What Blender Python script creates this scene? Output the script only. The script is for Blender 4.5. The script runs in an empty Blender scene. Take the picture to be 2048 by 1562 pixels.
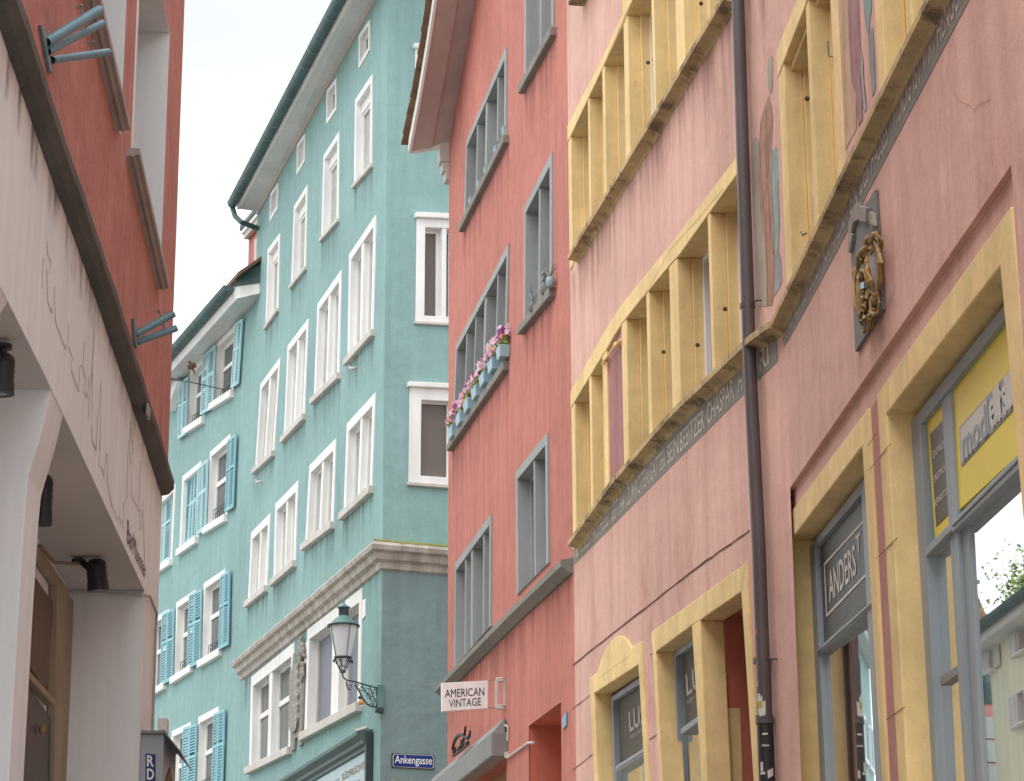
import bpy, bmesh, math, random
from mathutils import Vector, Matrix
from mathutils.geometry import delaunay_2d_cdt
random.seed(7)
S = bpy.context.scene
# ------------------------------------------------------------------ camera
FPX, CX, CY = 4850.0, 1024.0, 781.0          # focal length in pixels of the 2048 x 1562 photograph
PITCH, ROLL = math.radians(16.3), math.radians(-0.30)
CAM = Vector((0, 0, 1.6))
cd = bpy.data.cameras.new('camera'); cam = bpy.data.objects.new('camera', cd)
S.collection.objects.link(cam); S.camera = cam
cd.sensor_fit = 'HORIZONTAL'; cd.sensor_width = 36.0; cd.lens = 36.0 * FPX / 2048.0
cd.clip_start = 0.1; cd.clip_end = 2000
cam.matrix_world = Matrix.Translation(CAM) @ Matrix.Rotation(math.pi / 2 + PITCH, 4, 'X') @ Matrix.Rotation(ROLL, 4, 'Z')
# ------------------------------------------------------------------ sky and light (bright overcast)
SUN_EL, SUN_AZ = math.radians(58), math.radians(215)   # sun high behind the clouds, behind the camera and to the left
w = bpy.data.worlds.new('World'); S.world = w; w.use_nodes = True
nt = w.node_tree; N = nt.nodes; L = nt.links; N.clear()
sky = N.new('ShaderNodeTexSky'); sky.sky_type = 'NISHITA'; sky.sun_disc = False
sky.sun_elevation = SUN_EL; sky.sun_rotation = SUN_AZ
tc = N.new('ShaderNodeTexCoord'); mp = N.new('ShaderNodeMapping'); mp.inputs['Scale'].default_value = (1, 1, 2.2)
nz = N.new('ShaderNodeTexNoise'); nz.inputs['Scale'].default_value = 2.6; nz.inputs['Detail'].default_value = 6; nz.inputs['Roughness'].default_value = .55
rp = N.new('ShaderNodeValToRGB'); rp.color_ramp.elements[0].position = .36; rp.color_ramp.elements[1].position = .58
rp.color_ramp.elements[0].color = (.84, .84, .84, 1); rp.color_ramp.elements[1].color = (1, 1, 1, 1)
cl = N.new('ShaderNodeValToRGB'); cl.color_ramp.elements[0].position = .45; cl.color_ramp.elements[1].position = .64     # cloud radiance: thin grey to bright
cl.color_ramp.elements[0].color = (5.3, 5.4, 5.4, 1); cl.color_ramp.elements[1].color = (14.0, 14.1, 14.2, 1)
nz2 = N.new('ShaderNodeTexNoise'); nz2.inputs['Scale'].default_value = 2.6; nz2.inputs['Detail'].default_value = 7; nz2.inputs['Roughness'].default_value = .5
mx = N.new('ShaderNodeMix'); mx.data_type = 'RGBA'
bg = N.new('ShaderNodeBackground'); bg.inputs['Strength'].default_value = 0.1
wo = N.new('ShaderNodeOutputWorld')
L.new(tc.outputs['Generated'], mp.inputs['Vector']); L.new(mp.outputs[0], nz.inputs['Vector']); L.new(nz.outputs['Fac'], rp.inputs[0])
L.new(rp.outputs[0], mx.inputs['Factor']); L.new(sky.outputs[0], mx.inputs['A']); L.new(cl.outputs[0], mx.inputs['B'])
L.new(mp.outputs[0], nz2.inputs['Vector']); L.new(nz2.outputs['Fac'], cl.inputs[0])
L.new(mx.outputs['Result'], bg.inputs['Color']); L.new(bg.outputs[0], wo.inputs['Surface'])
sd = bpy.data.lights.new('sun', 'SUN'); sd.energy = 0.85; sd.angle = math.radians(40); sd.color = (1, .97, .93)
so = bpy.data.objects.new('sun', sd); S.collection.objects.link(so)
so.rotation_euler = (math.pi / 2 - SUN_EL, 0, math.pi - SUN_AZ)
so.rotation_euler = (Vector((math.sin(SUN_AZ) * math.cos(SUN_EL), math.cos(SUN_AZ) * math.cos(SUN_EL), math.sin(SUN_EL)))).to_track_quat('Z', 'Y').to_euler()
S.view_settings.view_transform = 'Standard'; S.view_settings.look = 'None'; S.view_settings.exposure = 1.0
S.view_settings.gamma = 1.0; S.view_settings.use_curve_mapping = False
S.cycles.max_bounces = 6

# ------------------------------------------------------------------ facade planes
def ray(px, py):
    x, y = (px - CX) / FPX, -(py - CY) / FPX
    c, s = math.cos(ROLL), math.sin(ROLL); x, y = c * x - s * y, s * x + c * y
    return Vector((x, math.cos(PITCH) - y * math.sin(PITCH), math.sin(PITCH) + y * math.cos(PITCH)))
def anchor(px, py, depth):
    r = ray(px, py); return CAM + r * (depth / r.y)
def vpyaw(x0): return math.atan((x0 - CX) * math.cos(PITCH) / FPX)
class Pl:
    """vertical facade plane: u along the facade, v = height, w = out of the wall"""
    def __init__(s, o, yaw, side):
        s.o = Vector((o[0], o[1], 0)); s.t = Vector((math.sin(yaw), math.cos(yaw), 0))
        s.n = Vector((math.cos(yaw), -math.sin(yaw), 0)) * side
    def at(s, px, py, w=0.0):
        r = ray(px, py); o = s.o + s.n * w; k = (o - CAM).dot(s.n) / r.dot(s.n)
        p = CAM + r * k - s.o; return (p.dot(s.t), p.z)
    def p(s, u, v, w=0.0): return s.o + s.t * u + s.n * w + Vector((0, 0, v))
    def px(s, px, py, w=0.0): u, v = s.at(px, py, w); return s.p(u, v, w)
    def q(s, pts, w=0.0): return [s.at(a, b, w) for a, b in pts]
A = Pl(anchor(1143, 800, 22.0), vpyaw(130), -1)
B = Pl(A.px(1566, 600), vpyaw(740), -1)
R = Pl(anchor(1143, 800, 22.0), vpyaw(90), -1)
T = Pl(anchor(765, 1080, 37.0), vpyaw(-480), -1)
T2 = Pl(anchor(765, 1080, 37.0), vpyaw(13000), 1)
SH = Pl(T.px(500, 1000), vpyaw(-980), -1)
LH = Pl(anchor(337, 900, 17.0), vpyaw(770), 1)
def vline(pl, pts, w=0.0):
    q = sorted(pl.q(pts, w))
    def f(u):
        k = 0
        while k < len(q) - 2 and u > q[k + 1][0]: k += 1
        (a, b), (c, d) = q[k], q[k + 1]
        return b + (d - b) * (u - a) / (c - a)
    f.u = [a for a, b in q]; return f

# ------------------------------------------------------------------ materials
def mat(name, col, rough=.85, var=.0, blotch=(.7, 1.0), streak=0., grain=0., gscale=90., bump=0., bscale=120., dirt=None, metal=0., ior=1.45, spec=.5, streakcol=None, coarse=0., wave=0.):
    m = bpy.data.materials.new(name); m.use_nodes = True; n = m.node_tree.nodes; l = m.node_tree.links
    p = n['Principled BSDF']; p.inputs['Roughness'].default_value = rough; p.inputs['Metallic'].default_value = metal
    p.inputs['IOR'].default_value = ior; p.inputs['Specular IOR Level'].default_value = spec
    c = n.new('ShaderNodeRGB'); c.outputs[0].default_value = (*col, 1); out = c.outputs[0]
    if var or streak or grain or bump or dirt or coarse:
        t = n.new('ShaderNodeTexCoord')
        def noise(scale, detail, vec=(1, 1, 1), rgh=.55):
            mpn = n.new('ShaderNodeMapping'); mpn.inputs['Scale'].default_value = vec
            l.new(t.outputs['Object'], mpn.inputs[0])
            z = n.new('ShaderNodeTexNoise'); z.inputs['Scale'].default_value = scale; z.inputs['Detail'].default_value = detail
            z.inputs['Roughness'].default_value = rgh; l.new(mpn.outputs[0], z.inputs['Vector']); return z.outputs['Fac']
        def mul(fac, lo, hi, a, b, pos=(.3, .7)):
            r = n.new('ShaderNodeValToRGB'); r.color_ramp.elements[0].position = pos[0]; r.color_ramp.elements[1].position = pos[1]
            r.color_ramp.elements[0].color = (*lo, 1); r.color_ramp.elements[1].color = (*hi, 1); l.new(fac, r.inputs[0])
            x = n.new('ShaderNodeMix'); x.data_type = 'RGBA'; x.blend_type = 'MULTIPLY'; x.inputs['Factor'].default_value = 1
            l.new(a, x.inputs['A']); l.new(r.outputs[0], x.inputs['B']); return x.outputs['Result']
        if var: out = mul(noise(blotch[0], 5), (1 - var, 1 - var * 1.05, 1 - var * 1.1), (1 + var * .5,) * 3, out, None)
        if coarse: out = mul(noise(blotch[1] * 6, 4), (1 - coarse,) * 3, (1 + coarse * .6,) * 3, out, None)
        if streak:
            sc = streakcol or (1 - streak, 1 - streak * .9, 1 - streak * .85)
            out = mul(noise(5.5, 6, (1, 1, .07), .65), sc, (1.06, 1.06, 1.06), out, None, (.34, .62))
        if grain: out = mul(noise(gscale, 2, rgh=.8), (1 - grain,) * 3, (1 + grain * .6,) * 3, out, None, (.3, .7))
        if dirt:
            f = noise(dirt[1], 6, dirt[2], .7)
            r = n.new('ShaderNodeValToRGB'); r.color_ramp.elements[0].position = dirt[3]; r.color_ramp.elements[1].position = dirt[3] + .13
            r.color_ramp.elements[0].color = (0, 0, 0, 1); r.color_ramp.elements[1].color = (dirt[4],) * 3 + (1,); l.new(f, r.inputs[0])
            x = n.new('ShaderNodeMix'); x.data_type = 'RGBA'; l.new(r.outputs[0], x.inputs['Factor']); l.new(out, x.inputs['A'])
            x.inputs['B'].default_value = (*dirt[0], 1); out = x.outputs['Result']
        if bump:
            b = n.new('ShaderNodeBump'); b.inputs['Strength'].default_value = bump; b.inputs['Distance'].default_value = .02
            z1 = noise(bscale, 3, rgh=.7)
            if wave:
                z2 = noise(2.2, 3); mm = n.new('ShaderNodeMath'); mm.operation = 'MULTIPLY_ADD'; mm.inputs[1].default_value = wave; l.new(z2, mm.inputs[0]); l.new(z1, mm.inputs[2]); z1 = mm.outputs[0]
            l.new(z1, b.inputs['Height']); l.new(b.outputs[0], p.inputs['Normal'])
    l.new(out, p.inputs['Base Color']); return m
M = {}
M['pink'] = mat('pink_plaster', (.715, .44, .37), .93, .16, (.5, .7), .09, .12, 70, .16, 60, coarse=.06, dirt=((.46, .20, .16), 1.3, (1, 1, .45), .56, .45), streakcol=(.90, .87, .86), wave=10.)
M['pinkdark'] = mat('pink_stripe_paint', (.52, .25, .215), .93, .12, (.9, .8), .1, .10, 70, .35, 60, coarse=.06)
M['red'] = mat('red_plaster', (.52, .19, .152), .93, .13, (.6, .8), .10, .12, 60, .18, 55, coarse=.06, streakcol=(.88, .90, .90), dirt=((.40, .13, .11), 1.1, (1, 1, .4), .58, .4), wave=10.)
M['doorred'] = mat('red_passage_paint', (.52, .17, .11), .9, .1, (.8, .8), .1, .06)
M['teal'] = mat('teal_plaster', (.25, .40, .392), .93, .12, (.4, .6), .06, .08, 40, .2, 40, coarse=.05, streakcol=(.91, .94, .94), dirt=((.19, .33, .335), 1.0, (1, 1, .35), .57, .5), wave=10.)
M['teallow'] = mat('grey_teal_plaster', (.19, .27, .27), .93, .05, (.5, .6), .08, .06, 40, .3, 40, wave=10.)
M['leftred'] = mat('left_red_plaster', (.67, .285, .245), .95, .08, (.8, .9), .10, .22, 110, .9, 95, coarse=.06, wave=10.)
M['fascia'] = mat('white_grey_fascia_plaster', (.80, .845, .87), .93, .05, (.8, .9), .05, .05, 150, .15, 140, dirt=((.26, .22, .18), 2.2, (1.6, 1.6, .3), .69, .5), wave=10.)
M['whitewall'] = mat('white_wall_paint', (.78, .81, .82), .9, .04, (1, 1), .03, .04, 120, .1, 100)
M['yellow'] = mat('yellow_painted_stone', (.86, .63, .305), .9, .14, (1.6, 1.4), .10, .12, 160, .12, 150, coarse=.08, dirt=((.30, .19, .075), 5., (1, 1, .5), .64, .6))
M['sill'] = mat('weathered_sandstone_sill', (.56, .42, .22), .92, .18, (2, 1.4), .12, .14, 90, .4, 80, coarse=.12, dirt=((.07, .055, .04), 3.2, (1, 1, 1), .50, .75))
M['greystone'] = mat('grey_painted_stone', (.33, .345, .345), .9, .08, (1.4, 1.2), .08, .05, 90, .2, 80)
M['greysill'] = mat('dark_grey_sill', (.235, .225, .20), .9, .12, (1.6, 1.2), .1, .08, 90, .2, 80)
M['white'] = mat('white_painted_frame', (.80, .79, .77), .75, .05, (1.5, 1.5), .06, .03, 60, .1, 60)
M['offwhite'] = mat('worn_white_sill', (.60, .565, .52), .85, .10, (1.6, 1.4), .12, .08, 60, .15, 60)
M['cornice'] = mat('weathered_white_cornice', (.52, .48, .44), .9, .12, (1.5, 1.5), .25, .08, 60, .2, 60, streakcol=(.62, .58, .52))
M['moss'] = mat('mossy_cornice_top', (.34, .35, .10), .95, .25, (3, 2), 0, .2)
M['soffit'] = mat('grey_white_eave_soffit', (.66, .65, .63), .9, .10, (1.2, 1.2), .05, .05, 50)
M['brownsoffit'] = mat('brown_eave_board', (.50, .435, .40), .85, .08, (1.2, 1), .06, .05, 50)
M['gutter'] = mat('green_patina_gutter', (.075, .135, .135), .6, .25, (2, 1.5), .1, .1, 40, metal=.2)
M['bluepaint'] = mat('bright_blue_shutter_paint', (.25, .50, .56), .6, .06, (2, 1.5), .06, .03)
M['palepaint'] = mat('pale_blue_shutter_paint', (.42, .66, .70), .65, .08, (2, 1.5), .08, .03)
M['pipe'] = mat('brown_grey_painted_pipe', (.105, .082, .085), .42, .15, (2, 2), .1, .06, 60)
M['frame'] = mat('blue_grey_window_frame', (.30, .345, .375), .55, .06, (1.5, 1.5), .08, .03)
M['ledge'] = mat('dark_weathered_ledge', (.115, .115, .10), .9, .2, (2, 1.5), .1, .15, 80, .25, 70)
M['darkteal'] = mat('dark_teal_shopfront_paint', (.10, .155, .155), .55, .12, (2, 2), .1, .05)
M['boxgrey'] = mat('light_grey_box_enamel', (.38, .43, .46), .5, .06, (2, 2))
M['signteal'] = mat('pale_teal_sign_glass', (.20, .36, .40), .25, .08, (2, 2))
M['conc'] = mat('grey_concrete_sill', (.40, .37, .345), .9, .1, (2, 1.5), .08, .1, 90, .2, 80)
M['galv'] = mat('galvanised_steel', (.19, .33, .39), .5, .12, (3, 2), .06, .1, 50, metal=.35)
M['black'] = mat('black_metal', (.018, .02, .022), .5, .1, (3, 2))
M['iron'] = mat('dark_green_iron', (.045, .07, .07), .5, .2, (4, 3), metal=.2)
M['copper'] = mat('green_copper_roof', (.12, .24, .235), .55, .15, (5, 3), metal=.2)
M['tile'] = mat('brown_roof_tile', (.20, .12, .07), .9, .3, (4, 3), 0, .2, 40)
M['roof'] = mat('old_clay_roof', (.19, .115, .075), .9, .3, (2, 2), 0, .25, 20)
M['glass'] = mat('dark_window_glass', (.035, .045, .05), .03, ior=1.9, spec=.6)
M['mirror'] = mat('shop_window_glass', (.84, .87, .87), .012, metal=.95)
M['netcurtain'] = mat('pale_curtain_behind_glass', (.40, .42, .42), .12, .25, (5, 4), .3, ior=1.6)
M['curtain'] = mat('grey_brown_blind', (.155, .135, .12), .6, .06, (2, 2))
M['bluecurtain'] = mat('grey_blue_blind', (.17, .185, .215), .5, .05, (2, 2))
M['greypanel'] = mat('slate_grey_sign_panel', (.105, .115, .12), .45, .08, (2, 2))
M['darkpanel'] = mat('dark_grey_sign_panel', (.060, .062, .062), .4, .08, (2, 2))
M['yellowpanel'] = mat('bright_yellow_sign', (.82, .64, .06), .5, .04, (2, 2))
M['letter'] = mat('off_white_lettering', (.66, .63, .58), .7)
M['dimletter'] = mat('muted_grey_lettering', (.36, .33, .30), .7)
M['fadedletter'] = mat('faded_painted_lettering', (.56, .51, .43), .9, .2, (6, 4))
M['strip'] = mat('grey_painted_inscription_band', (.25, .235, .215), .93, .1, (2, 2), .1, .08)
M['black2'] = mat('dark_lettering', (.03, .03, .035), .6)
M['thin'] = mat('drawn_line_grey', (.42, .40, .40), .9)
M['signwhite'] = mat('white_sign_enamel', (.82, .80, .78), .4, .03, (2, 2), .10, .02, dirt=((.45, .27, .12), 9, (1, 1, .4), .72, .6))
M['blue'] = mat('royal_blue_enamel', (.006, .035, .20), .25)
M['lightblue'] = mat('light_blue_enamel', (.12, .30, .45), .3)
M['lampglass'] = mat('milky_lamp_glass', (.66, .66, .70), .35, .04, (6, 4))
M['gold'] = mat('worn_gilding', (.36, .225, .075), .6, .35, (14, 8), 0, .2, 60, metal=.15, coarse=.3)
M['relief'] = mat('carved_grey_stone', (.33, .30, .265), .9, .2, (8, 5), 0, .15, 60, .4, 60)
M['plate'] = mat('grey_backing_plate', (.185, .185, .18), .8, .1, (3, 2))
M['wood'] = mat('yellow_brown_wood', (.34, .29, .21), .7, .15, (2, 2), .1, .06)
M['darkwood'] = mat('dark_brown_wood', (.12, .085, .05), .6, .15, (2, 2), .2, .06)
M['greydoor'] = mat('dark_grey_door', (.055, .052, .052), .5, .08, (2, 2))
M['ceiling'] = mat('grey_arcade_ceiling', (.62, .61, .59), .95, .06, (1.5, 1), 0, .05)
M['metalgrey'] = mat('grey_sheet_metal', (.23, .235, .235), .5, .08, (2, 1.5), .08, .04, metal=.2)
M['tan'] = mat('tan_shop_interior', (.50, .33, .17), .8, .1, (2, 1))
M['purple'] = mat('faded_purple_infill', (.42, .20, .19), .93, .2, (3, 2), .25, .1, 90, .2, 80, streakcol=(.7, .66, .7))
M['cobble'] = mat('grey_cobble_street', (.30, .295, .28), .9, .2, (1, 1), 0, .2, 12, .5, 9)
M['cream'] = mat('cream_render', (.82, .78, .60), .92, .05, (.6, .8), .05, .05)
M['leaf'] = mat('green_leaf', (.34, .48, .12), .7, .3, (9, 5))
M['leafdark'] = mat('dark_green_leaf', (.05, .09, .025), .7, .3, (9, 5))
M['petal1'] = mat('pink_petal', (.70, .38, .48), .7, .25, (30, 10))
M['petal2'] = mat('pale_lilac_petal', (.66, .48, .58), .7, .2, (30, 10))
M['petal3'] = mat('purple_petal', (.26, .05, .24), .7, .25, (30, 10))
M['petal4'] = mat('peach_petal', (.70, .38, .22), .7, .25, (30, 10))
M['boxblue'] = mat('light_blue_flower_box', (.33, .50, .57), .6, .08, (5, 3))
M['potblue'] = mat('pale_blue_box', (.27, .36, .42), .6, .08, (5, 3))
M['bird'] = mat('brown_feather', (.10, .055, .035), .9, .3, (40, 20))
M['bulbamber'] = mat('amber_glass', (.55, .27, .06), .2)
M['fr_brown'] = mat('fresco_brown', (.46, .26, .18), .95, .25, (6, 4), .3, .1)
M['fr_grey'] = mat('fresco_grey_green', (.46, .40, .32), .95, .2, (5, 4), .3, .1)
M['fr_teal'] = mat('fresco_pale_teal', (.34, .42, .40), .95, .2, (5, 4), .3, .1)
M['fr_purple'] = mat('fresco_mauve', (.46, .25, .24), .95, .2, (5, 4), .3, .1)
M['fr_tan'] = mat('fresco_tan', (.62, .40, .27), .95, .15, (5, 4), .2, .1)
M['fr_blue'] = mat('fresco_blue_grey', (.37, .35, .34), .95, .2, (5, 4), .3, .1)
M['fr_line'] = mat('fresco_dark_outline', (.36, .21, .18), .95, .2, (9, 4))
M['crack'] = mat('dark_plaster_crack', (.12, .065, .055), .95)
M['joint'] = mat('stone_joint', (.30, .20, .09), .95)
M['limerun'] = mat('pale_lime_run', (.62, .36, .32), .95)
M['sticker'] = mat('torn_white_sticker', (.62, .60, .55), .7, .15, (20, 10))
M['stickery'] = mat('yellow_sticker', (.40, .36, .05), .7)
M['stickerr'] = mat('red_sticker', (.65, .10, .10), .6)

def stain(name, col, amount, vec, lo, hi, power=1.5):
    m = bpy.data.materials.new(name); m.use_nodes = True; n = m.node_tree.nodes; l = m.node_tree.links; p = n['Principled BSDF']
    p.inputs['Base Color'].default_value = (*col, 1); p.inputs['Roughness'].default_value = .95
    t = n.new('ShaderNodeTexCoord'); mpn = n.new('ShaderNodeMapping'); mpn.inputs['Scale'].default_value = vec; l.new(t.outputs['Object'], mpn.inputs[0])
    z = n.new('ShaderNodeTexNoise'); z.inputs['Scale'].default_value = 7; z.inputs['Detail'].default_value = 5; z.inputs['Roughness'].default_value = .65; l.new(mpn.outputs[0], z.inputs['Vector'])
    r = n.new('ShaderNodeMapRange'); r.inputs['From Min'].default_value = lo; r.inputs['From Max'].default_value = hi; l.new(z.outputs['Fac'], r.inputs['Value'])
    s = n.new('ShaderNodeSeparateXYZ'); l.new(t.outputs['Generated'], s.inputs[0])
    pw = n.new('ShaderNodeMath'); pw.operation = 'POWER'; pw.inputs[1].default_value = power; l.new(s.outputs['Z'], pw.inputs[0])
    a = n.new('ShaderNodeMath'); a.operation = 'MULTIPLY'; l.new(pw.outputs[0], a.inputs[0]); l.new(r.outputs[0], a.inputs[1])
    a2 = n.new('ShaderNodeMath'); a2.operation = 'MULTIPLY'; a2.inputs[1].default_value = amount; l.new(a.outputs[0], a2.inputs[0]); l.new(a2.outputs[0], p.inputs['Alpha']); return m
M['rainstain'] = stain('grey_rain_stain', (.16, .20, .20), .75, (1, 1, .06), .42, .68)
M['redstain'] = stain('dark_red_rain_stain', (.20, .085, .075), .6, (1, 1, .06), .42, .68)
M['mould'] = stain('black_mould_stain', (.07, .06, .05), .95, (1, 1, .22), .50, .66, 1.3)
# ------------------------------------------------------------------ object helpers
COL = S.collection
def thing(name, label, cat, loc=(0, 0, 0), group=None):
    o = bpy.data.objects.new(name, None); COL.objects.link(o); o.location = loc; o.empty_display_size = .2
    o['label'] = label; o['category'] = cat
    if group: o['group'] = group
    return o
def tag(o, label, cat, group=None):
    o['label'] = label; o['category'] = cat
    if group: o['group'] = group
    return o
def adopt(o, parent):
    if parent is None: return
    o.parent = parent
    if parent.type == 'EMPTY': o.matrix_parent_inverse = Matrix.Translation(-Vector(parent.location))
class G:
    def __init__(s): s.v = []; s.f = []; s.m = []; s.cur = 0
    def face(s, pts):
        i = len(s.v); s.v += [tuple(p) for p in pts]; s.f.append(tuple(range(i, i + len(pts)))); s.m.append(s.cur); return s
    def loops(s, a, b, closed=True):
        n = len(a)
        for k in range(n if closed else n - 1): s.face([a[k], a[(k + 1) % n], b[(k + 1) % n], b[k]])
        return s
    def prism(s, pl, poly, w0, w1, back=True):
        a = [pl.p(u, v, w0) for u, v in poly]; b = [pl.p(u, v, w1) for u, v in poly]
        s.loops(a, b); s.face(b)
        if back: s.face(a[::-1])
        return s
    def solid(s, bottom, top):
        s.loops(bottom, top); s.face(top); s.face(bottom[::-1]); return s
    def box(s, pl, u0, u1, v0, v1, w0, w1): return s.prism(pl, [(u0, v0), (u1, v0), (u1, v1), (u0, v1)], w0, w1)
    def ring(s, pl, outer, inner, w0, w1, wb):
        o0 = [pl.p(u, v, w0) for u, v in outer]; o1 = [pl.p(u, v, w1) for u, v in outer]
        i1 = [pl.p(u, v, w1) for u, v in inner]; ib = [pl.p(u, v, wb) for u, v in inner]
        s.loops(o0, o1); s.loops(o1, i1); s.loops(i1, ib); return s
    def column(s, sec, pl, vb, vt):
        """vertical column with (u, w) section between two height functions"""
        s.solid([pl.p(u, vb(u), w) for u, w in sec], [pl.p(u, vt(u), w) for u, w in sec]); return s
    def tube(s, pts, r, seg=8, caps=True, radii=None):
        pts = [Vector(p) for p in pts]; rings = []
        for i, p in enumerate(pts):
            d = (pts[min(i + 1, len(pts) - 1)] - pts[max(i - 1, 0)]).normalized()
            a = d.cross(Vector((0, 0, 1)) if abs(d.z) < .9 else Vector((1, 0, 0))).normalized(); b = d.cross(a)
            rr = radii[i] if radii else r
            rings.append([p + (a * math.cos(2 * math.pi * k / seg) + b * math.sin(2 * math.pi * k / seg)) * rr for k in range(seg)])
        for a, b in zip(rings, rings[1:]): s.loops(a, b)
        if caps: s.face(rings[0][::-1]); s.face(rings[-1])
        return s
    def lathe(s, c, prof, seg=16, axis=(0, 0, 1), caps=True):
        ax = Vector(axis).normalized(); a = ax.cross(Vector((0, 1, 0)) if abs(ax.y) < .9 else Vector((1, 0, 0))).normalized(); b = ax.cross(a)
        c = Vector(c); rings = [[c + ax * h + (a * math.cos(2 * math.pi * k / seg) + b * math.sin(2 * math.pi * k / seg)) * r for k in range(seg)] for r, h in prof]
        for x, y in zip(rings, rings[1:]): s.loops(x, y)
        if caps: s.face(rings[0][::-1]); s.face(rings[-1])
        return s
    def ball(s, c, rx, ry, rz, ax=None, seg=10, rg=6):
        X, Y, Z = ax or (Vector((1, 0, 0)), Vector((0, 1, 0)), Vector((0, 0, 1))); c = Vector(c)
        rings = []
        for i in range(rg + 1):
            th = math.pi * (i + .001) / (rg + .002)
            rings.append([c + X * (rx * math.sin(th) * math.cos(2 * math.pi * k / seg)) + Y * (ry * math.sin(th) * math.sin(2 * math.pi * k / seg)) + Z * (rz * math.cos(th)) for k in range(seg)])
        for a, b in zip(rings, rings[1:]): s.loops(a, b)
        return s
    def sheet(s, pl, outer, holes, w=0.0):
        pts = []; edges = []
        for loop in [outer] + holes:
            i = len(pts); n = len(loop); pts += [Vector(p) for p in loop]; edges += [(i + k, i + (k + 1) % n) for k in range(n)]
        vs, es, fs = delaunay_2d_cdt(pts, edges, [], 1, 1e-5)[:3]
        def inside(p, loop):
            c = False; n = len(loop)
            for k in range(n):
                (x1, y1), (x2, y2) = loop[k], loop[(k + 1) % n]
                if (y1 > p[1]) != (y2 > p[1]) and p[0] < (x2 - x1) * (p[1] - y1) / (y2 - y1) + x1: c = not c
            return c
        i = len(s.v); s.v += [tuple(pl.p(p[0], p[1], w)) for p in vs]
        for f in fs:
            c = [sum(vs[k][j] for k in f) / len(f) for j in (0, 1)]
            if inside(c, outer) and not any(inside(c, h) for h in holes): s.f.append(tuple(i + k for k in f)); s.m.append(s.cur)
        return s
    def obj(s, name, parent, m, bev=0, smooth=False, fix=True, kind=None):
        me = bpy.data.meshes.new(name); me.from_pydata(s.v, [], s.f)
        mats = m if isinstance(m, (list, tuple)) else [m]
        for x in mats: me.materials.append(M[x])
        if len(mats) > 1: me.polygons.foreach_set('material_index', s.m)
        bm = bmesh.new(); bm.from_mesh(me)
        if fix or bev or smooth:
            bmesh.ops.remove_doubles(bm, verts=bm.verts, dist=1e-5)
            bmesh.ops.recalc_face_normals(bm, faces=bm.faces)
        if smooth:
            for f in bm.faces: f.smooth = True
            for e in bm.edges:
                if len(e.link_faces) == 2 and e.calc_face_angle(0) > .75: e.smooth = False
        bm.to_mesh(me); bm.free()
        o = bpy.data.objects.new(name, me); COL.objects.link(o); adopt(o, parent)
        if bev:
            b = o.modifiers.new('bevel', 'BEVEL'); b.width = bev; b.segments = 2; b.limit_method = 'ANGLE'
        if kind: o['kind'] = kind
        return o
def lerp(a, b, t): return tuple(x + (y - x) * t for x, y in zip(a, b))
def bil(q, s, t): return lerp(lerp(q[0], q[1], s), lerp(q[3], q[2], s), t)      # q = TL TR BR BL
def sub(q, s0, s1, t0, t1): return [bil(q, s0, t0), bil(q, s1, t0), bil(q, s1, t1), bil(q, s0, t1)]
def size(q):
    d = lambda a, b: math.hypot(a[0] - b[0], a[1] - b[1])
    return (d(q[0], q[1]) + d(q[3], q[2])) / 2, (d(q[0], q[3]) + d(q[1], q[2])) / 2
_tc = {}
def textmesh(s, bold=0.0):
    if (s, bold) in _tc: return _tc[(s, bold)]
    c = bpy.data.curves.new('t', 'FONT'); c.body = s; c.size = 1; c.offset = bold; c.resolution_u = 3; c.fill_mode = 'FRONT'
    o = bpy.data.objects.new('t', c); COL.objects.link(o); dg = bpy.context.evaluated_depsgraph_get()
    me = bpy.data.meshes.new_from_object(o.evaluated_get(dg)); bpy.data.objects.remove(o); bpy.data.curves.remove(c)
    vs = [(v.co.x, v.co.y) for v in me.vertices]; fs = [tuple(p.vertices) for p in me.polygons]
    bpy.data.meshes.remove(me)
    x0 = min(v[0] for v in vs); x1 = max(v[0] for v in vs); y0 = min(v[1] for v in vs); y1 = max(v[1] for v in vs)
    _tc[(s, bold)] = ([((x - x0) / (x1 - x0), (y - y0) / (y1 - y0)) for x, y in vs], fs, (x1 - x0) / (y1 - y0)); return _tc[(s, bold)]
def text(name, parent, m, pl, s, q, w, bold=0.0):
    """flat lettering stretched into the quad q (TL TR BR BL in u, v)"""
    vs, fs, _ = textmesh(s, bold); g = G(); g.v = [tuple(pl.p(*bil(q, x, 1 - y), w)) for x, y in vs]; g.f = list(fs); g.m = [0] * len(fs)
    return g.obj(name, parent, m, fix=False)

# ------------------------------------------------------------------ street (rises away from the camera, below the picture)
g = G()
ys = [-40, -5, 8, 60, 300]
hz = lambda y: -.2 if y < -5 else (0 if y < 8 else (y - 8) * .085 if y < 60 else 4.42)
for a, b in zip(ys, ys[1:]): g.face([(-300, a, hz(a)), (300, a, hz(a)), (300, b, hz(b)), (-300, b, hz(b))])
o = g.obj('street', None, 'cobble'); o['kind'] = 'structure'

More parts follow.
